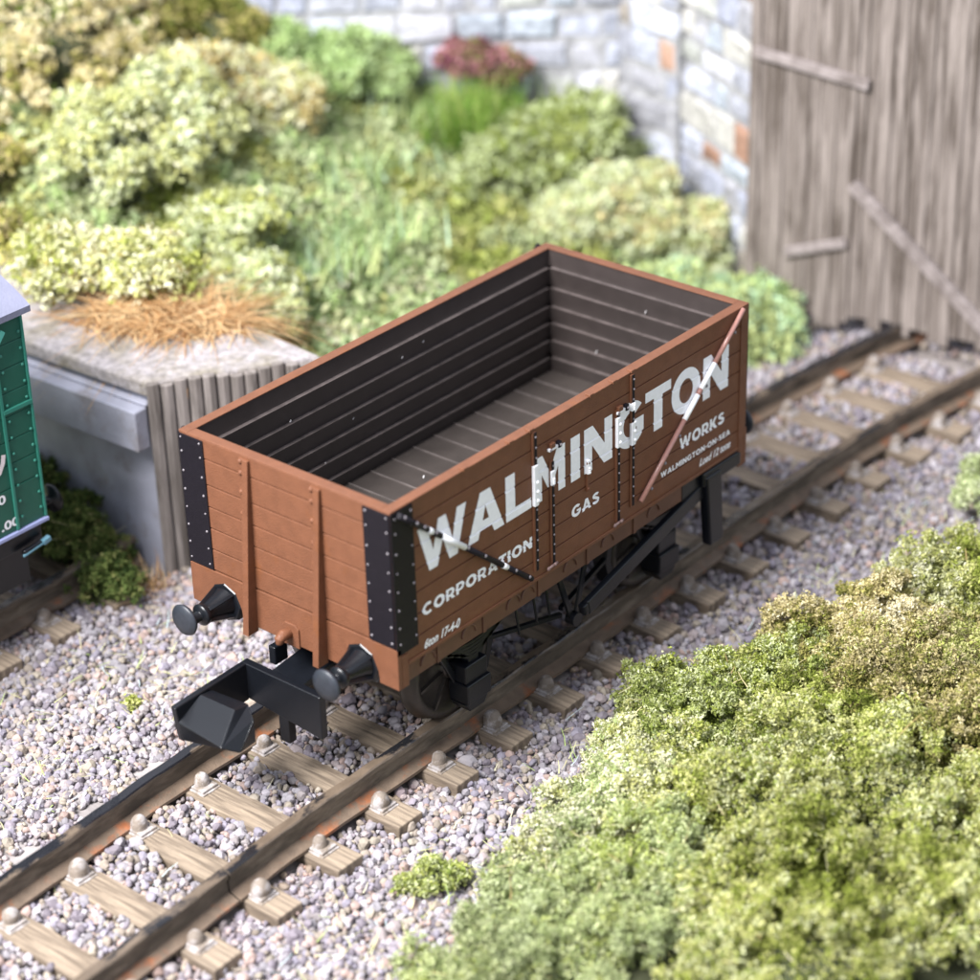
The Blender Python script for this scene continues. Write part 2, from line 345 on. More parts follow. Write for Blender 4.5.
# ------------------------------------------------------------------ lettering outlines
def arc(cx, cy, rx, ry, a0, a1, n=14): return [(cx+rx*math.cos(math.radians(a0+(a1-a0)*i/n)), cy+ry*math.sin(math.radians(a0+(a1-a0)*i/n))) for i in range(n+1)]
def thick(path, t):
    """outline of a thick open stroke"""
    P = [Vector((p[0], p[1], 0)) for p in path]; Lf, Rt = [], []
    for i, p in enumerate(P):
        tg = (P[min(i+1, len(P)-1)]-P[max(i-1, 0)]).normalized(); nrm = Vector((-tg.y, tg.x, 0))
        Lf.append(p+nrm*t/2); Rt.append(p-nrm*t/2)
    return [(v.x, v.y) for v in Lf]+[(v.x, v.y) for v in Rt[::-1]]
T_ = .25
GL = {
 'I': (.27, [[(0,0),(.27,0),(.27,1),(0,1)]]),
 'L': (.68, [[(0,0),(.68,0),(.68,.23),(T_,.23),(T_,1),(0,1)]]),
 'T': (.74, [[(.245,0),(.495,0),(.495,.77),(.74,.77),(.74,1),(0,1),(0,.77),(.245,.77)]]),
 'N': (.86, [[(0,0),(.24,0),(.24,.56),(.60,0),(.86,0),(.86,1),(.62,1),(.62,.45),(.26,1),(0,1)]]),
 'M': (1.0, [[(0,0),(.23,0),(.23,.58),(.42,.22),(.58,.22),(.77,.58),(.77,0),(1,0),(1,1),(.74,1),(.5,.54),(.26,1),(0,1)]]),
 'W': (1.3, [[(0,1),(.27,0),(.49,0),(.65,.52),(.81,0),(1.03,0),(1.3,1),(1.05,1),(.91,.4),(.75,1),(.55,1),(.39,.4),(.25,1)]]),
 'A': (.94, [[(0,0),(.26,0),(.32,.17),(.62,.17),(.68,0),(.94,0),(.60,1),(.34,1)], [(.39,.37),(.55,.37),(.47,.68)]]),
 'O': (1.0, [arc(.5,.5,.5,.52,0,354,40), arc(.5,.5,.235,.28,0,350,30)]),
 'C': (.9, [thick(arc(.5,.5,.375,.395,48,312,30), .25)]),
 'G': (.94, [arc(.5,.5,.5,.52,42,330,34)+[(.94,.2),(.94,.56),(.52,.56),(.52,.38),(.71,.38),(.71,.31)]+arc(.5,.5,.235,.28,-45,-312,24)]),
 'S': (.74, [thick(arc(.38,.735,.245,.155,25,265,14)+arc(.36,.30,.26,.19,78,-150,16), .225)]),
 'R': (.8, [[(0,0),(.24,0),(.24,.27),(.36,.27),(.53,0),(.81,0),(.61,.31)]+arc(.43,.64,.34,.36,-55,90,14)+[(0,1)], [(.24,.48)]+arc(.41,.635,.12,.155,-90,90,10)+[(.24,.79)]]),
 'P': (.78, [[(0,0),(.24,0),(.24,.27),(.40,.27)]+arc(.42,.635,.35,.365,-90,90,16)+[(0,1)], [(.24,.48)]+arc(.41,.635,.12,.155,-90,90,10)+[(.24,.79)]]),
 'K': (.82, [[(0,0),(.24,0),(.24,.25),(.33,.36),(.55,0),(.84,0),(.50,.54),(.82,1),(.54,1),(.24,.58),(.24,1),(0,1)]]),
 'E': (.66, [[(0,0),(.66,0),(.66,.21),(.24,.21),(.24,.40),(.60,.40),(.60,.60),(.24,.60),(.24,.79),(.66,.79),(.66,1),(0,1)]]),
 '-': (.34, [[(0,.38),(.34,.38),(.34,.58),(0,.58)]]),
}
def flat_mesh(splines):
    cu = bpy.data.curves.new('g', 'CURVE'); cu.dimensions = '2D'; cu.fill_mode = 'BOTH'
    for sp in splines:
        s = cu.splines.new('POLY'); s.points.add(len(sp)-1); s.use_cyclic_u = True
        for p, q in zip(s.points, sp): p.co = (q[0], q[1], 0, 1)
    ob = bpy.data.objects.new('g', cu); me = bpy.data.meshes.new_from_object(ob)
    V = [tuple(v.co) for v in me.vertices]; F = [tuple(p.vertices) for p in me.polygons]
    bpy.data.objects.remove(ob); bpy.data.curves.remove(cu); bpy.data.meshes.remove(me); return V, F
def text_mesh(body, off=.02, shear=0):
    cu = bpy.data.curves.new('t', 'FONT'); cu.body = body; cu.offset = off; cu.shear = shear; cu.fill_mode = 'FRONT'; cu.resolution_u = 3
    ob = bpy.data.objects.new('t', cu); me = bpy.data.meshes.new_from_object(ob)
    V = [tuple(v.co) for v in me.vertices]; F = [tuple(p.vertices) for p in me.polygons]
    bpy.data.objects.remove(ob); bpy.data.curves.remove(cu); bpy.data.meshes.remove(me); return V, F
PL = [1.495, 1.245, 1.03, .82, .61, .40]   # plank joints
def letters(name, items, parent, y=-1.2085, groove=True, m=None, joints=PL, dep=.0105):
    """items: list of (V, F) already in (x, z)"""
    bm = bmesh.new()
    for V, F in items:
        vs = [bm.verts.new((v[0], 0, v[1])) for v in V]
        for f in F:
            try: bm.faces.new([vs[i] for i in f])
            except ValueError: pass
    if groove:
        for g in joints:
            for dz in (-.011, 0, .011):
                bmesh.ops.bisect_plane(bm, geom=bm.verts[:]+bm.edges[:]+bm.faces[:], plane_co=(0,0,g+dz), plane_no=(0,0,1), dist=1e-6)
            for v in bm.verts:
                if abs(v.co.z-g) < 1e-5: v.co.y = dep
    off = Vector(parent.matrix_world.translation)
    for v in bm.verts: v.co += Vector((0, y, 0))-off
    for f in bm.faces:
        f.normal_update()
        if f.normal.y > 0: f.normal_flip()
    me = bpy.data.meshes.new(name); bm.to_mesh(me); bm.free(); me.materials.append(m or M_white)
    o = bpy.data.objects.new(name, me); COL.objects.link(o); o.parent = parent; o.matrix_world = Matrix.Translation(off); return o
def glyph(ch, x0, x1, z0, z1, skew=0):
    wd, sp = GL[ch]; V, F = flat_mesh(sp)
    return [(x0+(v[0]/wd)*(x1-x0)+v[1]*skew, z0+v[1]*(z1-z0)) for v in V], F
def word(txt, x0, x1, z0, z1, gap=.12):
    tot = sum(GL[c][0] for c in txt)+gap*(len(txt)-1); k = (x1-x0)/tot; x = x0; out = []
    for c in txt: out.append(glyph(c, x, x+GL[c][0]*k, z0, z1)); x += (GL[c][0]+gap)*k
    return out
def fit(vf, x0, x1, z0, z1):
    V, F = vf; a = np.array(V); mn = a.min(0); mx = a.max(0)
    return [(x0+(v[0]-mn[0])/(mx[0]-mn[0])*(x1-x0), z0+(v[1]-mn[1])/(mx[1]-mn[1])*(z1-z0)) for v in V], F

# ------------------------------------------------------------------ the open wagon
L_, HW, RIM = 5.03, 1.205, 1.69
wag = thing('coal_wagon', (L_/2, 0, RT), 'brown open model coal wagon with white lettering and black corner plates', 'model wagon')
# side walls: planked outside, rim on top
TOPZ = [RIM]+PL+[.19]
def side(s, name='side_wall'):
    mb = MB(); yo, yb, yi = s*HW, s*(HW-.014), s*1.115
    mb.box(.012, L_-.012, min(yb, yi), max(yb, yi), .19, RIM-.004)
    for a, b in zip(TOPZ[:-1], TOPZ[1:]):
        # plank face, narrower by a joint at its bottom edge
        z1, z0 = a-(.004 if a == RIM else .0055), b+(.0055 if b != .19 else 0)
        mb.box(.012, L_-.012, min(yo, yb-s*.006), max(yo, yb-s*.006), z0, z1)
    # slightly proud curb rail
    mb.box(.13, 4.90, min(s*HW, s*(HW+.012)), max(s*HW, s*(HW+.012)), .19, .225)
    return mb.build(name, M_brown, wag, .005)
sw = side(-1); sub(sw); side(1)
# rim caps, with a few moulding pips
mb = MB(); mb.box(0, L_, -HW-.006, -1.105, RIM-.012, RIM); mb.box(0, L_, 1.105, HW+.006, RIM-.012, RIM); mb.box(0, .105, -1.105, 1.105, RIM-.012, RIM); mb.box(L_-.105, L_, -1.105, 1.105, RIM-.012, RIM)
for x in (.93, 1.52, 1.79, 2.62, 2.95, 3.22): mb.box(x-.03, x+.03, -HW-.012, -1.16, RIM-.02, RIM+.012)
mb.build('top_rim', M_brown, wag, .006)
# end walls
def endw(e):
    """e=0 near end (faces -x), e=1 far end"""
    f = (lambda x: x) if e == 0 else (lambda x: L_-x)
    mb = MB(); lo, hi = sorted((f(.014), f(.09)))
    mb.box(lo, hi, -1.11, 1.11, .40, RIM-.013)
    for a, b in zip(TOPZ[:-1], TOPZ[1:-1]):
        z1, z0 = a-(.012 if a == RIM else .0055), b+.0055
        lo, hi = sorted((f(0), f(.022))); mb.box(lo, hi, -HW, HW, z0, z1)
    # head stock with notches round the buffers
    def notch(c):
        return [(c+.20*math.cos(t)*1.0, .035+.235*math.sin(t)) for t in [PI*k/10 for k in range(11)]]
    pts = [(-HW-.012, 0), (-1.0, 0)]+[(p[0], p[1]) for p in notch(-.80)[::-1]]+[(-.60, 0), (.60, 0)]+[(p[0], p[1]) for p in notch(.80)[::-1]]+[(1.0, 0), (HW+.012, 0), (HW+.012, .39), (-HW-.012, .39)]
    a, b = sorted((f(-.004), f(.045)))
    mb.prism([p for p in pts], 0, a, b)
    lo, hi = sorted((f(.0), f(.12)))
    for s in (-1, 1): mb.box(min(s*1.02, s*(HW+.012)), max(s*1.02, s*(HW+.012)), min(f(.0455), f(.125)), 0, 0, .31) if False else mb.box(*sorted((f(.0455), f(.125))), *sorted((s*1.08, s*(HW+.012))), 0, .31)
    return mb.build('end_wall', M_brown, wag, .005)
endw(0); endw(1)
# end stanchions with rivet flange
for e in (0, 1):
    f = (lambda x: x) if e == 0 else (lambda x: L_-x)
    for c, c2 in ((.395, .455), (-.42, -.375)):
        mb = MB()
        w2 = .034
        vs = [(f(0.01), c-w2, 1.655), (f(0.01), c+w2, 1.655), (f(-.028), c+w2, 1.655), (f(-.028), c-w2, 1.655), (f(.0), c2-w2, -.035), (f(.0), c2+w2, -.035), (f(-.125), c2+w2, -.035), (f(-.125), c2-w2, -.035)]
        mb.add(vs, [(0,1,2,3),(7,6,5,4),(0,4,5,1),(1,5,6,2),(2,6,7,3),(3,7,4,0)])
        fl = [(c+.09, 1.655), (c+w2, 1.655), (c2+w2, -.02), (c2+.09, -.02)]
        mb.prism(fl, 0, *sorted((f(-.010), f(.004))))
        for z in [1.625, 1.515, 1.33, 1.12, .92, .71, .51, .30, .11]:
            yy = c+(c2-c)*(1.655-z)/1.69
            mb.dome((f(-.008), yy+.068, z), (-1 if e == 0 else 1, 0, 0), .027)
        mb.build('end_stanchion', M_brown, wag, .004)
# interior lining with a ledge at every plank, and the boarded floor
mb = MB(); ZI = [RIM-.012, 1.50, 1.285, 1.085, .90, .71, .52, .33]
def liner(p0, p1, nrm):
    p0, p1, nrm = Vector(p0), Vector(p1), Vector(nrm)
    prof = []
    for a, b in zip(ZI[:-1], ZI[1:]):
        prof += [(.050 if a < 1.6 else .0, a), (.004, b)]
    vs = []
    for q in (p0, p1):
        for dd, z in prof: vs.append(q+nrm*dd+Vector((0, 0, z)))
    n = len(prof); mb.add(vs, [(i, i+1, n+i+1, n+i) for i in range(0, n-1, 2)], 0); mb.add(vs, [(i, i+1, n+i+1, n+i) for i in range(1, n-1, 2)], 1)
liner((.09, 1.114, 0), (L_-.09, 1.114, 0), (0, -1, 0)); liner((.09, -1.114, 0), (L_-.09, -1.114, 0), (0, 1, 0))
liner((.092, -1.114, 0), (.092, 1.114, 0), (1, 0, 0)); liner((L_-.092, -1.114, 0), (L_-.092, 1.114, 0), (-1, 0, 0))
mb.build('wall_lining', [M_inside, mat('plank ledge painted highlight', (.095, .078, .074), .34, .3, 9)], wag)  # ledge tops get a paler colour standing in for light caught there
mb = MB(); x = .09
fx = np.linspace(.09, L_-.09, 17)
for a, b in zip(fx[:-1], fx[1:]):
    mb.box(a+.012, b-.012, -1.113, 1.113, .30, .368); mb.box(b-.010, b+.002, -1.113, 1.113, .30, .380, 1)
mb.box(.09, L_-.09, -1.11, 1.11, .28, .358)
for cx in (1.05, 1.9): mb.lathe((cx+.6, .1, .3655), (0, 0, 1), [(0, .33), (.0045, .33), (.0045, .32), (0, .32)], 40)
mb.build('floor_boards', [mat('floor plastic', (.046, .038, .034), .4, .15, 4, .1, 100, spec=.5), mat('floor joint painted highlight', (.10, .085, .08), .35, .3, 9)], wag)  # joint ridges coloured paler to imitate bright highlights along the boards
# dust specks and a hair inside
mb = MB()
for (x, y, z) in ((3.2, .3, .37), (4.1, .2, .37), (2.4, .6, .37), (3.7, -.2, .37)): mb.bar((x, y, z+.004), (x+.03, y+.02, z+.01), .012, .008)
for (y, z) in ((.2, .9), (-.1, 1.35), (.5, .75), (-.6, 1.2)): mb.bar((L_-.115, y, z), (L_-.117, y+.01, z-.035), .008, .008)
for (x, z) in ((1.2, 1.3), (2.0, 1.0), (3.0, 1.4), (3.9, 1.05), (1.6, .7), (2.7, 1.35)): mb.bar((x, 1.082, z), (x+.02, 1.082, z+.015), .008, .01)
mb.tube([(.75, 1.085, 1.05), (.80, 1.07, .9), (.78, 1.05, .76), (.70, 1.06, .66)], .004, 5)
mb.build('dust_specks', mat('pale dust', (.42, .40, .40), .8), wag)['kind'] = 'stuff'
# corner plates with rivets
def rivrow(mb, pts, nrm, rad=.0125, mi=1):
    for p in pts: mb.dome(p, nrm, rad*random.uniform(.85, 1.1), mi)
rz = [1.635, 1.50, 1.31, 1.13, .955, .78, .61, .455]
for e in (0, 1):
    f = (lambda x: x) if e == 0 else (lambda x: L_-x); nx = -1 if e == 0 else 1
    for s in (-1, 1):
        if e == 0:
            mb = MB(); a, b = sorted((s*.915, s*(HW-.004))); mb.box(*sorted((f(-.012), f(.003))), a, b, .405, 1.665)
            rivrow(mb, [(f(-.012), s*yy, z) for z in rz for yy in (.95, 1.175)], (nx, 0, 0)); mb.build('corner_plate', [M_blackplate, M_rivet], wag, .003)
            mb = MB(); a, b = sorted((s*(HW-.002), s*(HW+.012))); mb.box(-.002, .262, a, b, .33, 1.668)
            rivrow(mb, [(xx, s*(HW+.012), z-.02) for z in rz for xx in (.04, .235)], (0, s, 0)); mb.build('corner_plate', [M_blackplate, M_rivet], wag, .003)
        else:
            mb = MB(); a, b = sorted((s*.915, s*(HW-.004))); mb.box(L_-.003, L_+.012, a, b, .405, 1.665)
            rivrow(mb, [(L_+.012, s*yy, z) for z in rz for yy in (.95, 1.185)], (1, 0, 0)); mb.build('corner_plate', [M_blackplate, M_rivet], wag, .003)
            mb = MB(); a, b = sorted((s*(HW-.002), s*(HW+.010))); mb.box(4.90, 5.01, a, b, .31, 1.668)
            mb.build('corner_strip', [M_brown], wag, .003)
# door straps on both sides
def strap(x, z0, z1, s, flip=1):
    mb = MB(); y0 = s*HW
    mb.box(x-.026, x+.022, *sorted((y0-s*.002, y0+s*.018)), z0, z1, 0)
    mb.box(x-.006, x+.026, *sorted((y0+s*.016, y0+s*.023)), z0+.006, z1-.006, 1)
    n = int((z1-z0)/.10)
    for k in range(n): mb.dome((x+.010+random.uniform(-.003, .003), y0+s*.022, z1-.05-k*.10*(z1-z0-.06)/(n*.10)*1.0), (0, s, 0), .012, 2)
    return mb
for s in (-1, 1):
    for x, z0, z1 in ((1.815, .30, 1.665), (2.045, .26, 1.29), (2.985, .27, 1.40), (3.20, .33, 1.665)):
        o = strap(x, z0, z1, s).build('door_strap', [M_brown, M_blackplate, M_rivet], wag, .003); o['label'] = 'riveted black and brown iron strap beside the side door'
    mb = MB(); mb.box(2.535, 2.56, *sorted((s*HW, s*(HW+.02))), .77, 1.08); mb.dome((2.547, s*(HW+.018), .80), (0, s, 0), .02); mb.dome((2.547, s*(HW+.018), 1.06), (0, s, 0), .024)
    mb.build('door_bar', M_brown, wag, .004)
    # latches
    for x, uz in ((2.06, .05), (3.02, .015)):
        mb = MB(); mb.box(x-.06, x+.06, *sorted((s*HW, s*(HW+.03))), 1.345+uz, 1.372+uz, 3); mb.box(x+.06, x+.10, *sorted((s*HW, s*(HW+.04))), 1.34+uz, 1.40+uz, 1)
        mb.box(x-.04, x+.02, *sorted((s*HW, s*(HW+.035))), 1.37+uz, 1.415+uz, 0); mb.dome((x+.08, s*(HW+.04), 1.37+uz), (0, s, 0), .016, 2); mb.dome((x-.04, s*(HW+.03), 1.36+uz), (0, s, 0), .016, 2)
        mb.build('door_latch', [M_brown, M_blackplate, M_rivet, M_white], wag, .005)
    for x in (2.03, 2.99):
        mb = MB(); mb.tube([(x-.07, s*(HW+.035), .265), (x+.05, s*(HW+.035), .275)], .012, 8); mb.dome((x-.07, s*(HW+.03), .262), (0, s, 0), .022, 0); mb.dome((x+.0, s*(HW+.05), .285), (0, s, 0), .020, 0)
        mb.build('hinge_pin', mat('pinkish worn metal', (.22, .14, .13), .3, .2, 30), wag)
# lettering on the near side
W_ = [('W', .315, .925), ('A', .93, 1.41), ('L', 1.435, 1.775), ('M', 1.825, 2.245), ('I', 2.325, 2.455), ('N', 2.515, 2.92), ('G', 2.965, 3.385), ('T', 3.41, 3.80), ('O', 3.81, 4.262), ('N', 4.305, 4.712)]
off_y = -HW-.0022
items = [glyph(c, a, b, .95, 1.385) for c, a, b in W_]
letters('lettering', items, sw, off_y)['label'] = 'white capitals reading WALMINGTON'
letters('lettering', word('CORPORATION', .335, 1.775, .555, .665), sw, off_y)['label'] = 'white capitals reading CORPORATION'
letters('lettering', word('GAS', 2.33, 2.73, .585, .70), sw, off_y)['label'] = 'white capitals reading GAS'
letters('lettering', word('WORKS', 3.945, 4.665, .585, .705), sw, off_y)['label'] = 'white capitals reading WORKS'
letters('lettering', word('WALMINGTON-ON-SEA', 3.655, 4.765, .418, .475), sw, off_y)['label'] = 'small white capitals reading WALMINGTON-ON-SEA'
letters('lettering', [fit(text_mesh('6ton 17-4-0', .028, .35), .34, .80, .235, .325)], sw, off_y)['label'] = 'small white slanted figures at the near end'
letters('lettering', [fit(text_mesh('Load 12 tons', .028, .35), 4.27, 4.78, .275, .355)], sw, off_y)['label'] = 'small white slanted words Load 12 tons'
# painted lumps where the lettering crosses latches and bars
def capbar(name, p, q, rad, cuts, m0, labels=None):
    """round bar with white painted stretches"""
    mb = MB(); p, q = Vector(p), Vector(q); ts = [0]+[t for c in cuts for t in c]+[1]
    for i in range(len(ts)-1): mb.tube([p.lerp(q, ts[i]), p.lerp(q, ts[i+1])], rad*(1.06 if i % 2 else 1), 12, 1 if i % 2 else 0)
    return mb
mb = capbar('b', (.07, -HW-.034, 1.645), (1.72, -HW-.034, .275), .026, [(.205, .235), (.30, .475), (.765, .80)], None)
for t in (.03, .115, .17, .255, .49, .62, .86, .97):
    p = Vector((.07, -HW-.034, 1.645)).lerp(Vector((1.72, -HW-.034, .275)), t); mb.dome(p+Vector((0, -.020, .008)), (0, -1, 0), .018, 2)
mb.build('diagonal_strap', [M_blackplate, M_white, M_rivet], wag)['label'] = 'black diagonal strap with white paint where lettering crosses it'
mb = capbar('b', (4.90, -HW-.03, 1.68), (3.31, -HW-.03, .335), .024, [(.285, .42), (.45, .58)], None)
for t in (.12, .40, .66, .80, .93):
    p = Vector((4.90, -HW-.03, 1.68)).lerp(Vector((3.31, -HW-.03, .335)), t); mb.dome(p+Vector((.04, -.01, -.02)), (0, -1, 0), .018, 2)
mb.build('diagonal_strap', [M_pink, M_white, M_rivet], wag)['label'] = 'pinkish brown diagonal strap with white paint where lettering crosses it'
mb = capbar('b', (.09, HW+.045, 1.64), (1.76, HW+.04, .255), .032, [], None); mb.build('diagonal_strap', [M_blackplate, M_white], wag)
mb = capbar('b', (4.965, HW+.05, 1.675), (3.365, HW+.045, .275), .032, [], None); mb.build('diagonal_strap', [M_blackplate, M_white], wag)
for rects in (((1.786, 1.842, .955, 1.35),), ((2.020, 2.070, 1.06, 1.20),), ((2.958, 3.012, 1.03, 1.33),), ((3.172, 3.228, 1.31, 1.387),), ((3.172, 3.228, .965, 1.19),), ((2.530, 2.565, .95, 1.09),)):
    mb = MB()
    for (x0, x1, z0, z1) in rects:
        mb.box(x0, x1, -HW-.036, -HW-.001, z0, z1)
    for k in range(3):
        x0, x1, z0, z1 = rects[0]
        mb.dome(((x0+x1)/2+.012, -HW-.033, z0+.05+k*.09) if z1-z0 > .2 else ((x0+x1)/2, -HW-.033, z0+.02+.02*k), (0, -1, 0), .02)
    mb.build('painted_strap', M_white, wag, .01)['label'] = 'stretch of door strap painted white where the large lettering crosses it'
# sole bars and end blocks
for s in (-1, 1):
    mb = MB(); mb.box(.13, 4.05, *sorted((s*1.10, s*1.165)), -.01, .192, 0); mb.box(4.05, 4.90, *sorted((s*1.10, s*1.17)), -.02, .186, 1)
    for x in (.42, .95, 1.55, 1.75, 2.35, 2.9, 3.6):
        mb.tube([(x+.09*math.cos(t), s*1.17, .06+.10*math.sin(t)) for t in [PI*k/8 for k in range(9)]], .012, 6)
    for x in (.55, 1.15, 1.9, 2.6, 3.3): mb.box(x-.02, x+.02, *sorted((s*1.165, s*1.18)), -.01, .18, 0)
    mb.build('sole_bar', [M_sole, M_black], wag, .004)
mb = MB(); mb.box(.1, 4.93, -1.05, 1.05, .10, .28); mb.box(.4, 4.63, -.55, .55, -.35, .10); mb.build('underframe', M_black, wag)
# buffers
def buffer(e, s):
    sg = -1 if e == 0 else 1; x0 = 0 if e == 0 else L_; c = (x0, s*.80, .12)
    mb = MB(); mb.lathe((x0+(-sg)*.06, s*.80, .12), (sg, 0, 0), [(0, .195), (.055, .195), (.075, .175)], 8, smooth=False)
    mb.lathe((x0+sg*.0, s*.81, .125), (sg, 0, 0), [(0, .135), (.02, .13), (.06, .112), (.20, .078), (.26, .072), (.262, .098), (.30, .102), (.315, .085), (.33, .05), (.46, .045)], 24)
    for k in range(4):
        t = PI/4+k*PI/2; a = Vector((0, math.cos(t), math.sin(t)))
        mb.bar(Vector((x0, s*.81, .125))+a*.145, Vector((x0+sg*.25, s*.81, .125))+a*.07, .035, .05, up=a)
    b = mb.build('buffer', M_black, wag, .004); sub(b)
    m2 = MB(); m2.lathe((x0+sg*.43, s*.835, .15), (sg, 0, 0), [(0, .05), (.012, .135), (.035, .148), (.052, .14), (.064, .07), (.067, .01)], 32)
    h = m2.build('buffer_head', mat('buffer head', (.022, .026, .034), .4, .15, 20, .1, 120), b)
for e in (0, 1):
    for s in (-1, 1): buffer(e, s)
# draw hook
mb = MB(); mb.prism([(-.09, -.02), (.10, -.02), (.10, .17), (.07, .205), (-.05, .205), (-.09, .17)], 0, -.02, .0)
mb.tube([(0, .03, .10), (-.09, .03, .115), (-.135, .03, .09), (-.14, .03, .05)], [.05, .052, .046, .03], 12)
mb.build('draw_hook', M_brown, wag, .006)
# wheels
for x in (1.17, 4.0):
    for s in (-1, 1):
        mb = MB(); c = (x, s*.60, -.535)
        mb.lathe(c, (0, s, 0), [(0, .44), (.0, .53), (.035, .535), (.05, .50), (.155, .49), (.16, .42), (.12, .40), (.115, .12), (.15, .11), (.17, .10), (.17, .02)], 48)
        for k in range(8):
            t = k*PI/4+.2; a = Vector((math.cos(t), 0, math.sin(t))); mb.bar(Vector(c)+a*.08+Vector((0, s*.13, 0)), Vector(c)+a*.42+Vector((0, s*.13, 0)), .03, .05, up=(0, s, 0))
        mb.build('wheel', M_wheel, wag)
    mb = MB(); mb.tube([(x, -.6, -.535), (x, .6, -.535)], .07, 12); mb.build('axle', M_wheel, wag)
    for s in (-1, 1):
        y0, y1 = s*.80, s*1.00; xa = x+.06
        mb = MB()
        mb.box(xa-.16, xa+.16, *sorted((y0, s*1.03)), -.80, -.60); mb.box(xa-.145, xa+.145, *sorted((y0, y1)), -.605, -.42)
        mb.box(xa-.07, xa+.07, *sorted((y0, s*.97)), -.425, -.30); mb.prism([(xa-.16, -.805), (xa+.16, -.805), (xa+.10, -.90), (xa-.10, -.90)], 1, *sorted((y0, s*1.0)))
        # w-iron and leaf spring
        for a, b in ((-.45, -.12), (.45, .12)): mb.bar((xa+a, s*.86, -.02), (xa+b, s*.86, -.62), .07, .03, up=(0, 1, 0))
        mb.build('axle_box', M_black, wag, .018, 3)
        mb = MB()
        for k in range(5):
            hw2 = .52-.085*k; z = -.13-.036*k
            pts = [(xa-hw2+2*hw2*i/10, s*.93, z-.09*(1-((i-5)/5)**2)) for i in range(11)]
            for i in range(10): mb.bar(pts[i], pts[i+1], .09, .03)
        mb.tube([(xa-.52, s*.93, -.0), (xa-.52, s*.93, -.14)], .02, 6); mb.tube([(xa+.52, s*.93, -.0), (xa+.52, s*.93, -.14)], .02, 6)
        mb.build('leaf_spring', M_black, wag)
# brake gear
for s in (-1, 1):
    mb = MB()
    for a, b in ((2.30, 2.52), (2.74, 2.56)): mb.bar((a, s*1.05, .0), (b, s*1.05, -.62), .055, .03, up=(0, 1, 0))
    mb.lathe((2.54, s*1.0, -.60), (0, s, 0), [(0, .07), (.1, .07)], 12)
    mb.bar((1.62, s*.72, -.50), (2.54, s*.9, -.62), .05, .04); mb.bar((3.5, s*.72, -.50), (2.54, s*.9, -.56), .05, .04)
    for xx, dx in ((1.68, -1), (3.46, 1)): mb.prism([(xx, -.30), (xx+.07*dx, -.30), (xx+.02*dx, -.55), (xx+.10*dx, -.80), (xx+.02*dx, -.80), (xx-.06*dx, -.55)], 1, *sorted((s*.60, s*.76)))
    for a in (1.75, 2.0, 2.18): mb.tube([(a, s*1.0, .0), (a+.05, s*1.02, -.42)], .014, 6)
    mb.build('brake_gear', M_black, wag, .004)
mb = MB(); mb.bar((2.52, -1.21, -.42), (4.46, -1.15, -.02), .07, .15); mb.bar((2.47, -1.2, -.43), (2.60, -1.2, -.40), .08, .11)
mb.build('brake_lever', M_black, wag, .015, 3)
mb = MB(); mb.prism([(4.36, .12), (4.60, .12), (4.66, -.62), (4.62, -.66), (4.44, -.66)], 1, -1.24, -1.13); mb.box(4.33, 4.95, -1.22, -1.10, .02, .17)
mb.build('lever_guard', M_black, wag, .02, 3)
# couplings
def coupling(e):
    f = (lambda x: x) if e == 0 else (lambda x: L_-x); g = 1 if e == 0 else -1
    zt, zb = -.265, -.70; mb = MB()
    def P(l): return [(f(x), g*y, z) for x, y, z in l]
    def hexa(l, mi=0): mb.add(P(l), [(0,1,2,3),(7,6,5,4),(0,4,5,1),(1,5,6,2),(2,6,7,3),(3,7,4,0)], mi)
    # cross plate
    hexa([(-.20,-.47,zb),(-.20,-.47,zt),(-.20,.47,zt),(-.20,.47,zb+.08),(-.12,-.47,zb),(-.12,-.47,zt),(-.12,.47,zt),(-.12,.47,zb+.08)])
    # side arm
    hexa([(-1.04,.405,zt-.02),(-.19,.405,zt),(-.19,.405,zb+.06),(-.99,.405,zb+.05),(-1.04,.47,zt-.02),(-.19,.47,zt),(-.19,.47,zb+.06),(-.99,.47,zb+.05)])
    # front wedge: ridge on top, sloping forward
    x1, x2 = -.80, -1.04
    vs = [(-.76,.40,-.285),(-.74,0,-.29),(-1.03,.41,-.43),(-1.05,-.13,-.46),(-1.0,.40,-.63),(-.58,0,-.31),(-.66,-.14,-.38),(-.90,-.20,-.56),(-.62,.40,-.31),(-.66,.40,-.64),(-.62,-.1,-.64)]
    fs = [(0,1,3,2),(2,3,7,4),(1,5,6,7,3),(0,8,5,1),(0,2,4,9,8),(4,7,10,9),(6,10,7),(5,8,9,10,6)]
    mb.add(P(vs), fs)
    # shank and pin
    hexa([(-.13,-.19,zt-.10),(-.13,-.19,zt-.03),(-.13,.19,zt-.03),(-.13,.19,zt-.10),(.62,-.19,zt-.06),(.62,-.19,zt+.05),(.62,.19,zt+.05),(.62,.19,zt-.06)])
    mb.box(*sorted((f(-.02), f(.14))), *sorted((g*.22, g*.30)), zt-.04, zt+.14)
    mb.box(*sorted((f(-.19), f(-.10))), *sorted((g*-.06, g*.06)), zb-.22, zb+.10)
    mb.box(*sorted((f(.25), f(.7))), -.28, .28, zt+.03, -.05)
    mb.build('coupling', M_black, wag, .012, 3)
coupling(0); coupling(1)

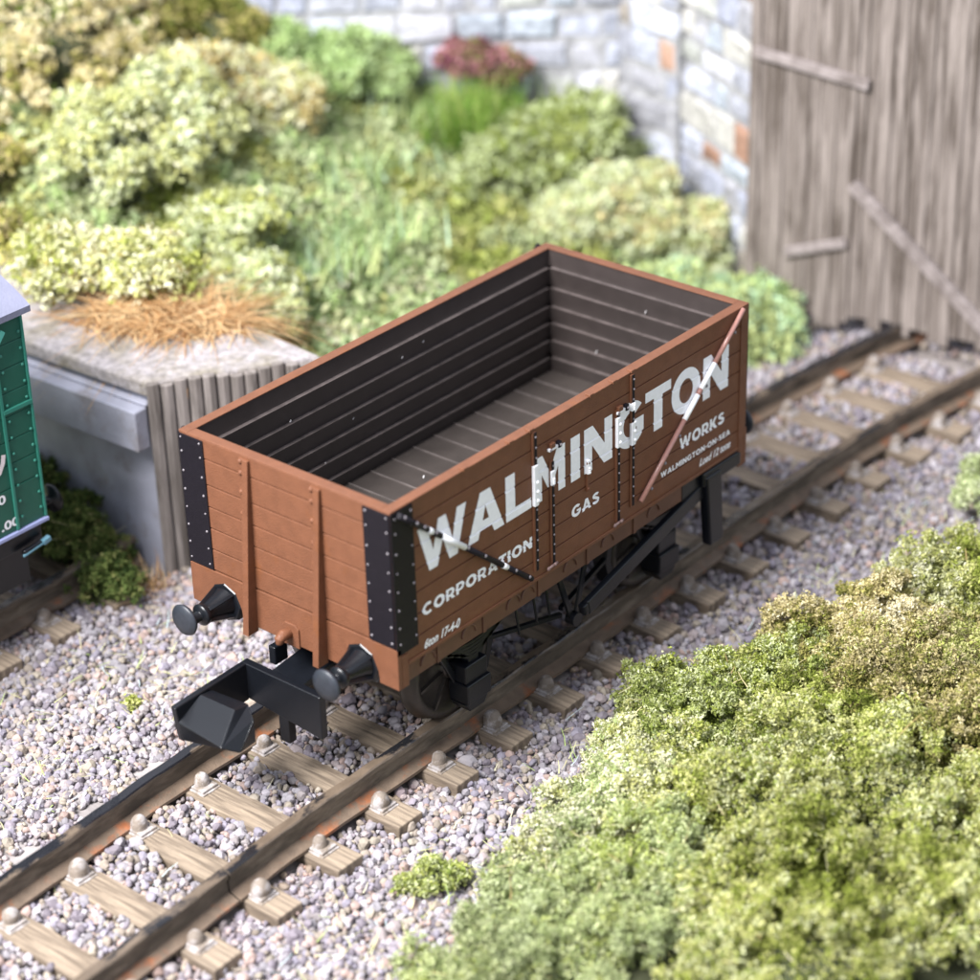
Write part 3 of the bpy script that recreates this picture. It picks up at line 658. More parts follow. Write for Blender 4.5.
# ------------------------------------------------------------------ green van on the siding
VX1, VY = .20, 3.42
van = thing('goods_van', (-1.9, SID, RT), 'dark green model goods van with grey roof standing at the end of the siding', 'model van')
M_green = mat('van green paint', (.014, .098, .066), .42, .08, 5, .12, 120)
M_greenl = mat('van green edge', (.03, .19, .14), .4)
zb_, zt_ = .0, 2.10
mb = MB(); x0v = -4.0; W2 = SID-VY
mb.box(x0v, VX1, SID-W2+.012, SID+W2-.012, zb_, zt_)
vz = [zt_]+[zt_-.235*k for k in range(1, 8)]+[zb_]
for s in (-1, 1):
    for a, b in zip(vz[:-1], vz[1:]): mb.box(x0v, VX1, *sorted((SID+s*W2, SID+s*(W2-.02))), b+.005, a-.005)
pts = [(SID-W2, zt_)]+[(SID-W2*math.cos(t), zt_+.34*(1-math.cos(t)**2)) for t in [PI*k/16 for k in range(1, 16)]]+[(SID+W2, zt_)]
mb.prism(pts, 0, VX1-.06, VX1)
body = mb.build('van_body', M_green, van, .005); sub(body)
mb = MB(); vs = []; n = 24
for x in (x0v-.05, VX1+.07):
    for rr in (.0, .06):
        for k in range(n+1):
            t = PI*k/n; vs.append((x, SID-(W2+.07)*math.cos(t), zt_+.01+rr+.40*(1-math.cos(t)**2)))
fs = []
m_ = n+1
for k in range(n):
    fs += [(k, k+1, 2*m_+k+1, 2*m_+k), (m_+k, 3*m_+k, 3*m_+k+1, m_+k+1), (k, m_+k, m_+k+1, k+1), (2*m_+k, 2*m_+k+1, 3*m_+k+1, 3*m_+k)]
fs += [(0, 2*m_, 3*m_, m_), (n, m_+n, 3*m_+n, 2*m_+n)]
mb.add(vs, fs); mb.build('roof', mat('grey van roof', (.17, .175, .24), .6, .1, 4, .2, 40), van)
mb = MB()
y = VY-.012
mb.box(VX1-.36, VX1-.33, y-.008, VY, zb_+.01, zt_-.01, 0); mb.box(VX1-.02, VX1+.005, y-.006, VY, zb_+.01, zt_-.01, 0); mb.box(VX1-.34, VX1, y-.012, VY, 1.20, 1.24, 0)
for z in np.arange(.12, 2.05, .165):
    for xx in (VX1-.28, VX1-.05): mb.dome((xx, y+.01, z), (0, -1, 0), .018, 0)
mb.build('corner_framing', M_greenl, van, .003)
mb = MB(); mb.bar((VX1-.25, VY-.03, 2.02), (VX1-.75, VY-.03, 1.45), .05, .05, up=(0, -1, 0)); mb.bar((VX1-.36, VY-.03, 1.92), (VX1-.85, VY-.03, 1.32), .03, .05, up=(0, -1, 0)); mb.build('diagonal_strap', mat('pale green strap', (.09, .36, .30), .4), van)
mb = MB(); mb.bar((VX1-.50, VY-.035, 1.62), (VX1-.80, VY-.035, 1.28), .09, .03, up=(0, -1, 0)); mb.build('painted_strap', M_white, van)
# cursive letter end and small lettering
M_pinkw = mat('van lettering', (.75, .66, .66), .5)
def vtube(pts, rad):
    sp = [(p[0], p[1]) for p in pts]; return thick(sp, rad)
it = [flat_mesh([thick([(VX1-.44, 1.06), (VX1-.47, .94), (VX1-.53, .80), (VX1-.60, .66), (VX1-.68, .52), (VX1-.72, .42)], .075)]),
      flat_mesh([thick([(VX1-.54, .63), (VX1-.47, .66), (VX1-.42, .74), (VX1-.40, .82)], .05)])]
it2 = flat_mesh([thick(arc(VX1-.78, .60, .13, .13, 0, 300, 16), .06)])
letters('lettering', [it[0]], body, VY-.006, False, M_pinkw); letters('lettering', [it[1]], body, VY-.009, False, M_pinkw); letters('lettering', [it2], body, VY-.012, False, M_pinkw)
letters('lettering', [fit(text_mesh('No.100', .03), VX1-.98, VX1-.44, .335, .43)], body, VY-.006, False)
letters('lettering', [fit(text_mesh('Tare 6.1.00', .03), VX1-1.15, VX1-.32, .06, .155)], body, VY-.006, False)
mb = MB(); mb.box(x0v, VX1+.01, VY-.03, VY+.02, -.035, -.0, 0); mb.build('step_edge', mat('pale van edge', (.30, .33, .55), .3), van, .004)
mb = MB(); mb.box(x0v, VX1-.03, SID-W2+.06, SID+W2-.06, -.26, -.035); mb.box(x0v, VX1-.08, SID-.95, SID+.95, -.75, -.26)
mb.tube([(VX1-.32, VY+.0, -.26), (VX1-.10, VY-.0, -.24)], .03, 8)
mb.build('underframe', M_black, van, .01)
mb = MB(); mb.tube([(VX1-.34, VY-.02, -.28), (VX1-.04, VY-.02, -.24)], .016, 8); mb.bar((VX1-.10, VY-.02, -.24), (VX1-.01, VY-.02, -.22), .055, .05); mb.build('door_catch', mat('pale blue metal', (.10, .22, .28), .3), van, .01)
for x in (-.75, -3.2):
    for s in (-1, 1):
        mb = MB(); mb.lathe((x, SID+s*.6, -.54), (0, s, 0), [(0, .5), (.035, .53), (.05, .49), (.15, .49), (.16, .4), (.12, .38), (.15, .1), (.15, .02)], 32); mb.build('wheel', M_wheel, van)
for s in (-1, 1):
    mb = MB(); mb.lathe((VX1-.05, SID+s*.80, -.12), (1, 0, 0), [(0, .15), (.27, .08), (.30, .05), (.42, .045), (.43, .14), (.47, .145), (.485, .05)], 24); mb.build('buffer', M_black, van)

# ------------------------------------------------------------------ loading dock
A_, C_, D_, E_ = Vector((1.69, 3.56)), Vector((3.16, 2.60)), Vector((3.55, 7.4)), Vector((1.55, 7.4))
dz = .77
M_conc = mat('dock pale concrete', (.33, .335, .40), .8, .18, 2.5, .35, 30, rgb2=(.20, .17, .15), mixscale=1.6, mixlo=.55, mixhi=.75)
M_flute = wood('dock weathered boards', (.10, .085, .074), (.24, .21, .195), (5, 5, .5), .7)
M_docktop = mat('dock top gritty', (.30, .275, .28), .9, .3, 14, .6, 40, rgb2=(.21, .185, .15), mixscale=2.2, mixlo=.42, mixhi=.62)
dock = thing('loading_dock', (2.3, 4.6, G), 'grey concrete loading dock with projecting coping and ribbed board side', 'loading dock')
def P2(v): return (v.x, v.y)
fd = (C_-A_).normalized(); fn = Vector((fd.y, -fd.x)); fn = fn if fn.dot(Vector((-1, -1))) > 0 else -fn
ed = (E_-A_).normalized(); en = Vector((-1, 0))
mb = MB(); ins = .06
mb.prism([P2(A_+ins*Vector((1, .2))), P2(C_-fn*.02), P2(D_), P2(E_+Vector((ins, 0)))], 2, G-.2, dz-.18)
mb.build('dock_wall', M_conc, dock, .02)
mb = MB()
mb.prism([P2(A_+Vector((-.02, 0))), P2(A_+ed*.02+Vector((.30, 0))), P2(E_+Vector((.3, 0))), P2(E_+Vector((-.02, 0)))], 2, .50, .535)
mb.prism([P2(A_+Vector((-.17, .0))), P2(A_+Vector((.0, .0))), P2(E_+Vector((.0, 0))), P2(E_+Vector((-.17, 0)))], 2, .06, .50)
mb.build('coping', M_conc, dock, .03, 3)
mb = MB(); mb.prism([P2(A_), P2(C_), P2(D_), P2(E_)], 2, dz-.17, dz); mb.build('dock_top', [M_docktop], dock, .03)
mb = MB(); Lf = (C_-A_).length+.05; n = 13
for k in range(n):
    a = A_+fd*(Lf*k/n+.008); b = A_+fd*(Lf*(k+1)/n-.008); pr = .07+random.uniform(-.015, .015)
    mb.prism([P2(a-fn*.01), P2(a+fn*pr*.8), P2((a+b)/2+fn*pr), P2(b+fn*pr*.8), P2(b-fn*.01)], 2, G-.1, dz-.02+random.uniform(-.03, .03))
mb.build('ribbed_boards', M_flute, dock, .012)

# ------------------------------------------------------------------ stone wall (main run, buttress, return)
STW = np.array([lin(c) for c in [(196,200,214),(184,188,204),(206,206,214),(176,178,188),(190,192,186),(172,172,178),(198,196,190),(182,190,200),(168,160,150),(196,160,140),(176,140,120)]])
PWT = np.array([14,14,12,10,10,9,8,8,4,3,2], float); PWT /= PWT.sum()
def stone_wall(name, p0, p1, z0, z1, label, seed, ch=.42):
    """face towards the camera side of p0->p1"""
    rs = np.random.default_rng(seed); p0, p1 = Vector((*p0, 0)), Vector((*p1, 0)); t = (p1-p0); Lw = t.length; t.normalize(); n = Vector((t.y, -t.x, 0))
    if n.dot(Vector((-1, -1, 0))) < 0: n = -n
    V, F, C = [], [], []; z = z0
    def block(a, b, za, zb_, dep, col):
        k = len(V); r_ = rs.uniform(.05, .09)
        for (s_, zz, dd) in ((a, za, 0), (b, za, 0), (b, zb_, 0), (a, zb_, 0), (a+r_, za+r_, dep), (b-r_, za+r_, dep), (b-r_, zb_-r_, dep), (a+r_, zb_-r_, dep)):
            q = p0+t*s_+n*(dd-.02)+Vector((0, 0, zz)); j = rs.normal(0, .014, 3); V.append((q.x+j[0], q.y+j[1], q.z+j[2])); C.append(col)
        for f in ((4,5,6,7),(0,1,5,4),(1,2,6,5),(2,3,7,6),(3,0,4,7)): F.append([k+i for i in f])
    while z < z1:
        h = ch*rs.uniform(.75, 1.2); s = -rs.uniform(0, .4)
        while s < Lw:
            l = rs.uniform(.4, 1.0)*ch*1.9; a, b = max(s, 0), min(s+l, Lw)
            if b-a > .12: block(a+.006, b-.006, z+.006+rs.uniform(0, .02), z+h-.006-rs.uniform(0, .02), rs.uniform(.03, .10), STW[rs.choice(len(STW), p=PWT)]*rs.uniform(.62, .86))
            s += l
        z += h
    k = len(V)
    back = [p0, p1, p1-n*.6, p0-n*.6]
    for zz in (z0, z):
        for q in back: V.append((q.x, q.y, zz)); C.append(lin((158, 158, 160)))
    for f in ((0,1,5,4),(1,2,6,5),(2,3,7,6),(3,0,4,7),(4,5,6,7)): F.append([k+i for i in f])
    o = np_mesh(name, np.array(V), np.array(F), M_block, np.array(C)); return tag(o, label, 'wall')
stone_wall('stone_wall', (11.62, 5.25), (6.2, 11.6), -.6, 5.0, 'long pale grey stone wall above the bushes at the back', 3)
stone_wall('stone_buttress', (11.42, 4.22), (11.66, 5.40), -1.2, 4.6, 'narrow stone buttress with a few orange stones, beside the timber gate wall', 5)
stone_wall('stone_wall', (10.62, 2.38), (11.75, 4.62), -1.6, 4.2, 'short stretch of pale stone wall between buttress and timber gate', 8)

# ------------------------------------------------------------------ timber gate across the line
GX = 10.42; gate = thing('timber_gate', (GX, .3, G), 'tall weathered grey brown timber gate closed across the track', 'gate')
gdir = Vector((.10, -1, 0)).normalized(); g0 = Vector((10.35, 2.42, 0)); gn = Vector((-1, -.10, 0)).normalized()
s = 0; k = 0
mbL = MB(); mbR = MB()
while s < 5.2:
    wd = random.uniform(.10, .21); a = g0+gdir*(s+.003); b = g0+gdir*(s+wd-.003); o_ = random.uniform(0, .03)
    zb2 = G+.11+random.uniform(0, .16)+(.12 if 1.35 < s < 3.2 else 0)
    (mbL if s < 2.1 else mbR).prism([P2(a+gn*o_), P2(b+gn*o_), P2(b-gn*.07), P2(a-gn*.07)], 2, zb2, 4.0)
    s += wd
mbL.build('gate_boards', M_gate, gate, .01); mbR.build('gate_boards', M_gate, gate, .01)
def gp(s, z, out=.06): q = g0+gdir*s+gn*out; return (q.x, q.y, z)
mb = MB(); mb.bar(gp(.08, 2.0), gp(1.55, 1.84), .07, .13); mb.build('hinge_strap', M_gatebeam, gate, .015)
mb = MB(); mb.bar(gp(.55, -.42), gp(1.35, -.12), .06, .12); mb.build('lower_strap', M_gatebeam, gate, .015)
mb = MB(); mb.bar(gp(1.40, .62), gp(3.40, -1.00), .09, .16); mb.build('diagonal_brace', M_gatebeam, gate, .015)
# back of the gate, dark shed beyond
tag(MB().box(14.2, 14.5, -6, 3.6, G-.1, 4.0).build('shed_back_wall', mat('dark shed wall', (.08, .075, .07), .9, .2, 3)), 'dark wall standing far behind the timber gate', 'wall')

# ------------------------------------------------------------------ foliage
def bits(P, Nrm, size, pal, tone, K=4, patch=None):
    """crumpled little flakes; P (n,3)"""
    n = len(P); q = rng.normal(0, 1, (n, K, 3)); q /= np.linalg.norm(q, axis=2)[..., None]
    r2 = rng.normal(0, 1, (n, K, 3)); t1 = np.cross(q, r2); t1 /= np.linalg.norm(t1, axis=2)[..., None]+1e-9; t2 = np.cross(q, t1)
    sz = (size*rng.uniform(.55, 1.35, (n, 1, 1)))
    c = P[:, None, :]+rng.normal(0, .55, (n, K, 3))*sz
    a = sz*rng.uniform(.5, 1.0, (n, K, 1)); b = sz*rng.uniform(.22, .55, (n, K, 1))
    vs = np.stack([c-t1*a, c+t2*b+q*a*.35, c+t1*a, c-t2*b+q*a*.25], 2)
    V = vs.reshape(-1, 3); F = np.arange(len(V)).reshape(-1, 4)
    pal = np.array(pal); m = len(pal)
    idx = np.clip(((patch if patch is not None else rng.random(n))*m+rng.normal(0, .8, n)), 0, m-1e-3).astype(int)
    col = pal[idx]*tone*rng.uniform(.72, 1.25, (n, 1))
    return V, F, np.repeat(col, K*4, 0)
def field(P, f, ph):
    return .5+.5*np.sin(P[:, 0]*f+ph+1.3*np.sin(P[:, 1]*f*.7+ph*2))*np.sin(P[:, 1]*f*.9-ph+1.1*np.sin(P[:, 2]*f+ph))
YG = [lin(c) for c in [(84,92,38),(126,136,58),(158,164,88),(184,184,122),(198,200,156),(222,220,192)]]
OL = [lin(c) for c in [(84,90,40),(122,124,60),(154,148,86),(180,168,118),(202,190,148),(222,214,182)]]
DG = [lin(c) for c in [(64,78,34),(98,112,52),(130,142,70),(160,168,102),(194,200,152)]]
PG = [lin(c) for c in [(144,156,104),(172,182,134),(192,200,158),(210,214,184),(184,188,134)]]
BL = [lin(c) for c in [(140,164,104),(166,186,126),(186,204,154),(176,200,168),(198,206,146)]]
BR = [lin(c) for c in [(116,156,66),(140,176,78),(168,188,96),(104,136,60),(180,190,120)]]
TAN = [lin(c) for c in [(150,140,84),(178,160,104),(196,180,128),(208,196,150),(170,166,92)]]
def bush(name, label, cat, blobs, n, size, pal, lump=.22, nl=26, group=None, freq=2.2, loose=.06, core=True, tone=1.0, K=4, front=False):
    """blobs: (x,y,z,rx,ry,rz). foliage lies on cauliflower lumps over each blob"""
    x0 = np.mean([b[0] for b in blobs]); y0 = np.mean([b[1] for b in blobs])
    t = thing(name, (x0, y0, float(H(x0, y0))), label, cat, group)
    hvA, hvB = (.74, .52) if size < .05 else (.90, .25)
    if size > .05: n = int(n*1.7); size = size*.72
    elif n > 5000: front = True; n = int(n*2.8); size = size*.64; nl = int(nl*.42); lump = lump*1.45
    Ps = []; tot = sum(b[3]*b[4]+b[4]*b[5]+b[3]*b[5] for b in blobs); cores = []; Tn = []
    for b in blobs:
        c = np.array(b[:3]); rad = np.array(b[3:6]); share = (b[3]*b[4]+b[4]*b[5]+b[3]*b[5])/tot; nn = int(n*share)
        L0 = rng.normal(size=(nl, 3)); L0 /= np.linalg.norm(L0, axis=1)[:, None]; L0[:, 2] = np.abs(L0[:, 2])*1.0-.15
        lc = c+L0*rad*rng.uniform(.72, 1.10, (nl, 1)); lr = lump*rng.uniform(.55, 1.3, nl)*min(1, rad.min()/.5+.3)
        ns = 30; sv = rng.normal(size=(nl, ns, 3)); sv /= np.linalg.norm(sv, axis=2)[..., None]; sv[..., 2] = np.where(sv[..., 2] < -.4, -sv[..., 2], sv[..., 2])
        sc_ = lc[:, None]+sv*lr[:, None, None]*rng.uniform(.7, 1.15, (nl, ns, 1)); sr_ = lump*rng.uniform(.16, .40, (nl, ns))
        k = rng.integers(0, nl+max(2, nl//9), nn); on = k < nl; k = np.where(on, k, 0)
        dv = rng.normal(size=(nn, 3)); dv /= np.linalg.norm(dv, axis=1)[:, None]; dv[:, 2] = np.where(dv[:, 2] < -.35, -dv[:, 2], dv[:, 2])
        sh = 1+rng.normal(0, loose/ max(lump, .05), (nn, 1))*.6
        j_ = rng.integers(0, ns, nn); sh = rng.uniform(.35, 1.05, (nn, 1)); p = np.where(on[:, None], sc_[k, j_]+dv*sr_[k, j_][:, None]*sh, c+dv*rad*rng.uniform(.62, .78, (nn, 1)))
        Ps.append(p); Tn.append(np.where(on, np.sin(k*12.9+j_*4.1)*.5+.5, .2)); (cores.append((c, rad)) if rad.min() > .33 or size < .04 else None)
    P = np.concatenate(Ps); Tn = np.concatenate(Tn); g = H(P[:, 0], P[:, 1]); kp = P[:, 2] > g-.03; P = P[kp]; Tn = Tn[kp]
    patch = .42*field(P, freq, rng.uniform(0, 6))+.24*field(P, freq*3.1, rng.uniform(0, 6))+.34*Tn
    V, F, Cc = bits(P, None, size, pal, tone, K, patch); hv = field(P, 1.9, 4.0+x0)*.5+field(P, 5.3, y0)*.5; Cc = Cc*np.repeat(hvA+hvB*hv, K*4)[:, None]
    np_mesh('foliage', V, F, M_fol, Cc, t)
    if front:
        nt_ = 90; tv, tf = [], []; base = P[rng.integers(0, len(P), nt_)]
        for i_, b_ in enumerate(base):
            dv_ = rng.normal(size=3); dv_[2] = abs(dv_[2])*.6; dv_ /= np.linalg.norm(dv_); ln_ = rng.uniform(.08, .24); sd_ = np.cross(dv_, [0, 0, 1.0]); sd_ /= np.linalg.norm(sd_)+1e-6
            bend = rng.normal(0, .25, 3)*ln_; q0, q1, q2 = b_, b_+dv_*ln_*.5+bend*.3, b_+dv_*ln_+bend
            tv += [q0-sd_*.006, q0+sd_*.006, q1-sd_*.005, q1+sd_*.005, q2-sd_*.003, q2+sd_*.003]; k_ = i_*6; tf += [[k_, k_+1, k_+3, k_+2], [k_+2, k_+3, k_+5, k_+4]]
        tw = np_mesh('twigs', np.array(tv), np.array(tf), M_fol, np.repeat(np.array([lin(c) for c in [(196,184,140),(160,140,96),(214,206,170)]])[rng.integers(0, 3, nt_)], 6, 0), t); tw['kind'] = 'stuff'
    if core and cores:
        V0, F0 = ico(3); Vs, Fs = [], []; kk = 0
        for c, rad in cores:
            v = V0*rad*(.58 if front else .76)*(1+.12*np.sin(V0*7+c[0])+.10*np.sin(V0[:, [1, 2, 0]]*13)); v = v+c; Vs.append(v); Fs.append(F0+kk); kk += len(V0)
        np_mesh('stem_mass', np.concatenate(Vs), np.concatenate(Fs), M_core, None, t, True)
    return t
def gz(x, y): return float(H(x, y))
def B(x, y, rx, ry, rz, dz_=0): return (x, y, gz(x, y)+rz*.25+dz_, rx, ry, rz)
# near side bushes, lower right of the picture
bush('bush', 'fresh green bush nearest the track, with a rounded top, on the lettered side', 'bush', [B(2.55, -2.45, .62, .55, .50), B(3.2, -2.75, .5, .5, .5)], 17000, .034, DG[1:]+YG[1:4], .20, 34, 'bushes on the ballast edge')
bush('bush', 'olive and straw coloured bush in the lower right, beside the dark hollow', 'bush', [B(3.9, -2.95, .60, .55, .52), B(4.5, -3.3, .55, .6, .50)], 17000, .034, OL, .20, 34, 'bushes on the ballast edge')
bush('bush', 'green bush at the right edge below the small pale bush', 'bush', [B(5.3, -3.45, .60, .55, .55), B(6.1, -3.45, .55, .5, .48), B(5.9, -4.1, .8, .7, .5)], 17000, .036, YG[1:], .22, 34, 'bushes on the ballast edge')
bush('bush', 'pale cream green bush at the right edge next to the ballast', 'bush', [B(7.75, -2.72, .42, .42, .50), B(8.3, -3.1, .5, .5, .45)], 9000, .036, PG, .18, 26, 'bushes on the ballast edge')
bush('bush', 'yellow green low bush between the moss cushion and the larger bushes', 'bush', [B(1.3, -2.75, .62, .52, .34), B(.5, -2.75, .55, .50, .30), B(1.85, -2.45, .45, .4, .36)], 17000, .034, YG[1:]+PG[:2], .18, 34, 'bushes on the ballast edge')
bush('bush', 'wide light green bush spreading along the bottom edge', 'bush', [B(-.35, -3.0, .6, .5, .30), B(-1.15, -3.05, .55, .42, .24), B(.4, -3.4, .6, .6, .40), B(-.5, -3.6, .7, .5, .32)], 19000, .032, DG[2:]+PG[:3], .17, 34, 'bushes on the ballast edge')
bush('bush', 'mossy green bush filling the lower right corner', 'bush', [B(.2, -5.2, 1.0, .8, .4), B(1.6, -5.6, 1.0, .8, .5), B(3.0, -5.8, 1.0, .8, .5), B(1.5, -3.8, .8, .7, .48), B(2.5, -3.6, .7, .65, .55), B(2.3, -4.6, .9, .8, .5), B(.8, -4.5, .8, .7, .4)], 40000, .034, YG[:5]+DG[2:3], .21, 34, 'bushes on the ballast edge')
bush('bush', 'brown tinged olive bush at the right edge above the corner', 'bush', [B(3.5, -3.85, .7, .65, .58), B(4.4, -4.3, .8, .7, .55), B(3.5, -4.9, .9, .8, .5), B(5.2, -5.0, .9, .8, .5)], 24000, .034, OL[:5]+YG[2:4], .21, 34, 'bushes on the ballast edge')
# moss cushions on the ballast
bush('moss_cushion', 'small bright green moss cushion sitting alone on the ballast', 'moss', [(-.40, -1.90, G+.06, .20, .17, .14), (-.60, -1.78, G+.03, .11, .10, .08), (-.28, -2.02, G+.05, .12, .12, .10)], 2600, .026, DG[1:]+YG[2:4], .07, 20, loose=.03)
bush('moss_cushion', 'tiny yellow green moss patch on the ballast left of the wagon buffer', 'moss', [(-.15, 2.05, G+.03, .10, .06, .05)], 260, .026, YG[1:4], .04, 8, loose=.02)
# low weeds by the dock
bush('weed_clump', 'dark green weeds growing in shade under the dock coping', 'weeds', [(1.25, 4.55, G+.30, .35, .45, .45), (1.35, 5.3, G+.35, .35, .5, .5), (1.0, 3.66, G+.08, .26, .32, .28), (1.3, 3.95, G+.2, .2, .3, .3)], 7000, .040, [lin(c) for c in [(64,82,44),(96,112,60),(124,136,78),(150,150,96)]], .15, 24)
# hillside bushes
hb = [
 ('pale green leafy bush behind the dock, right of the dry grass', [B(4.7, 5.2, .6, .6, .55), B(5.1, 5.9, .55, .55, .5)], PG+YG[2:4], 8000),
 ('yellow green bush directly above the dry grass tuft', [B(3.8, 5.6, .7, .6, .85), B(3.4, 6.3, .6, .6, .9), (3.15, 5.1, .95, .42, .5, .32), (2.75, 5.9, .95, .5, .5, .32)], YG[1:]+TAN[:2], 8000),
 ('tan and olive bush at the left edge above the green van', [B(2.9, 7.6, .8, .8, 1.0), B(3.5, 8.6, .9, .8, 1.1)], TAN+OL[1:4], 11000),
 ('light green bush on the slope between the van and the wagon', [B(4.6, 7.0, .8, .7, .75), B(5.6, 7.2, .7, .6, .7)], PG[1:]+YG[3:], 10000),
 ('big olive bush high on the slope at the upper left', [B(5.3, 8.9, .95, .9, 1.1), B(6.2, 8.9, .8, .8, 1.0)], OL[1:]+DG[1:3], 14000),
 ('straw coloured bush at the top left corner', [B(4.9, 10.4, 1.2, 1.0, 1.2), B(6.3, 11.2, 1.1, .9, 1.2)], TAN+OL[2:], 12000),
 ('dark green bush just left of the stone wall end', [B(7.2, 9.3, .75, .75, 1.15), B(7.6, 8.5, .6, .6, .75)], OL[:4]+DG[1:4], 11000),
 ('sage green bush with yellow patches in the middle of the slope', [B(6.5, 7.9, .65, .6, .55), B(7.3, 7.4, .6, .6, .40)], YG[2:]+TAN[1:3], 8000),
 ('rounded grey green bush against the stone wall', [B(10.2, 5.35, .65, .6, .75), B(9.4, 5.5, .60, .55, .55), B(10.8, 5.2, .55, .5, .75)], PG[:3]+DG[2:4], 11000),
 ('cream green bush below the stone buttress', [B(10.3, 4.15, .65, .6, .65), B(9.7, 4.5, .6, .5, .45), B(10.75, 3.55, .45, .4, .6)], PG[1:]+TAN[3:4], 11000),
 ('pale mint bush beside the foot of the timber gate', [B(9.5, 2.85, .62, .6, .65), B(9.75, 2.0, .55, .5, .50), B(9.0, 3.3, .5, .5, .4)], BL[1:]+PG[:2], 10000),
 ('mint green shrub in front of the long wall, left of the bright grass', [B(9.0, 7.6, .7, .7, .6), B(8.2, 8.0, .5, .5, .5)], BL[:3]+PG[:1], 8000),
]
for lb, bl, pal, n in hb: bush('bush', lb, 'bush', bl, n, .065, pal, .24, 30, 'bushes on the slope', freq=1.6, loose=.08, tone=1.10)
bush('flowering_plant', 'small plant with dusky red flowers above the bright green grass', 'flowers', [(10.1, 6.5, gz(10.1, 6.5)+.80, .42, .42, .22), (10.4, 6.2, gz(10.4, 6.2)+.80, .30, .30, .2)], 3000, .06, [lin(c) for c in [(120,66,84),(150,92,108),(176,128,132),(130,104,80),(120,130,70)]], .14, 18)

# grassy growth carpeting the slope (stuff)
def carpet():
    X, Y = sprinkle(2.4, 12.2, 3.0, 14.5, .055, .9)
    keep = (H(X, Y) > G+.08) & ~((X < 3.5) & (Y < 7.4)) & (X < 11.4); X, Y = X[keep], Y[keep]
    P = np.stack([X, Y, H(X, Y)+rng.uniform(0, .10, X.size)+.22*field(np.stack([X, Y, X*0], -1), 4.0, 1.0)**2*rng.uniform(.5, 1, X.size)+.14*field(np.stack([X, Y, X*0], -1), 11.0, 2.0)], -1)
    patch = .5*field(P, 1.3, 2.0)+.5*field(P, 3.7, .5)
    V, F, C = bits(P, None, .075, DG[2:4]+YG[2:4]+PG[1:3]+BL[1:3]+YG[4:], 1.0, 4, patch)
    tag(np_mesh('ground_cover', V, F, M_fol, C), 'yellow green leafy ground cover on the slope', kind='stuff')
carpet()
# grass tufts
def tuft(name, label, cat, spots, n, ln, pal, w_=.010, spread=.9, curl=.35, flat=0.3):
    x0, y0 = spots[0][0], spots[0][1]; t = thing(name, (x0, y0, spots[0][2]), label, cat)
    Vs, Fs, Cs = [], [], []; k = 0; pal = np.array(pal); S = 5
    for i in range(n):
        sx, sy, sz, rr = spots[i % len(spots)]; b = np.array([sx+rng.normal(0, rr), sy+rng.normal(0, rr), sz]); ang = rng.uniform(0, 2*PI); lean = rng.uniform(.1 if flat < .5 else .42, 1)*spread
        dv = np.array([math.cos(ang)*lean, math.sin(ang)*lean, 1-flat*lean]); dv /= np.linalg.norm(dv); l = ln*rng.uniform(.5, 1.2)
        side_ = np.array([-math.sin(ang), math.cos(ang), 0])
        pts = [b+dv*l*s_+np.array([math.cos(ang), math.sin(ang), -1.2])*curl*l*(s_**2)*lean*.6 for s_ in np.linspace(0, 1, S)]
        for j, p in enumerate(pts):
            ww = w_*(1-j/(S-.6)); Vs += [p-side_*ww, p+side_*ww]
        for j in range(S-1): a = k+2*j; Fs.append([a, a+1, a+3, a+2])
        Cs += [pal[rng.integers(len(pal))]*rng.uniform(.8, 1.2)]*(2*S); k += 2*S
    np_mesh('blades', np.array(Vs), np.array(Fs), M_fol, np.array(Cs), t); return t
DRY = [lin(c) for c in [(186,150,106),(172,132,88),(204,172,128),(156,118,80),(214,188,146)]]
tuft('dry_grass_tuft', 'dry orange brown grass tuft lying over the back of the dock', 'grass tuft', [(2.80, 4.45, .78, .18), (3.1, 4.0, .78, .14), (2.60, 4.9, .78, .16), (3.05, 4.6, .80, .2)], 2100, .80, DRY, .010, 2.1, .30, .60)
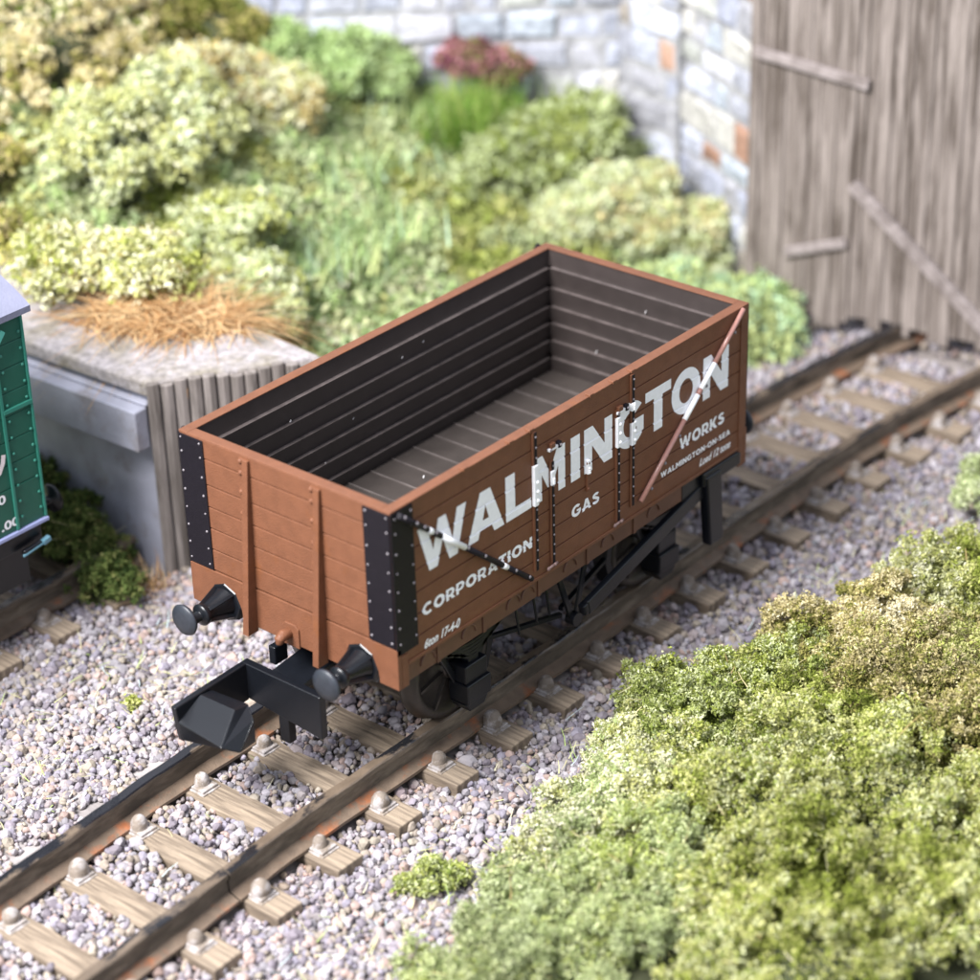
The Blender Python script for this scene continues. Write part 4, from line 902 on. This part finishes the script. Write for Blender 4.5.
tuft('bright_grass_tuft', 'vivid green grass tuft below the red flowers', 'grass tuft', [(9.5, 6.2, gz(9.5, 6.2), .22), (9.9, 6.0, gz(9.9, 6.0), .24)], 1100, 1.0, BR, .018, .95, .35)
tuft('grass_tuft', 'bluish green long grass on the slope behind the wagon', 'grass tuft', [(6.0, 5.4, gz(6.0, 5.4), .35), (6.8, 5.6, gz(6.8, 5.6), .35), (7.6, 6.4, gz(7.6, 6.4), .35), (9.0, 7.0, gz(9.0, 7.0), .3)], 1100, .5, BL, .02, .9, .3)
tuft('dry_grass_tuft', 'dry straw tuft at the foot of the dock beside the siding rail', 'grass tuft', [(1.42, 3.45, G, .10), (1.1, 3.6, G, .12)], 160, .34, DRY, .009, 1.3, .3)
# static-grass fibres strewn over ballast (stuff)
def fibres():
    Vs, Fs, Cs = [], [], []; k = 0
    pal = np.array([lin(c) for c in [(224,220,190),(206,206,150),(196,190,150),(170,190,120),(186,204,206)]])
    zones = [(-3.0, 1.2, 1.3, 3.2, 240), (-2.2, .4, -2.6, -1.5, 90), (.4, 7.5, -2.5, -1.6, 130), (-.9, 3.2, -2.7, -2.0, 160), (-3, 0, -.6, .6, 25), (1, 8, -1.9, -1.3, 30)]
    for x0, x1, y0, y1, n in zones:
        for _ in range(n):
            x, y = rng.uniform(x0, x1), rng.uniform(y0, y1); z = float(H(x, y))+.07; an = rng.uniform(0, 2*PI); l = rng.uniform(.06, .22); ti = rng.uniform(-.1, .9); bd = rng.uniform(-.3, .3)
            dv = np.array([math.cos(an), math.sin(an), ti]); dv /= np.linalg.norm(dv); sd = np.array([-math.sin(an), math.cos(an), 0]); c = pal[rng.integers(5)]
            for j, s_ in enumerate((0, .5, 1)):
                p = np.array([x, y, z])+dv*l*s_+sd*bd*l*s_*s_; ww = .0055*(1-.6*s_); Vs += [p-sd*ww, p+sd*ww]; Cs += [c, c]
            Fs += [[k, k+1, k+3, k+2], [k+2, k+3, k+5, k+4]]; k += 6
    tag(np_mesh('grass_fibres', np.array(Vs), np.array(Fs), M_fol, np.array(Cs)), 'stray pale grass fibres lying over the ballast', kind='stuff')
fibres()
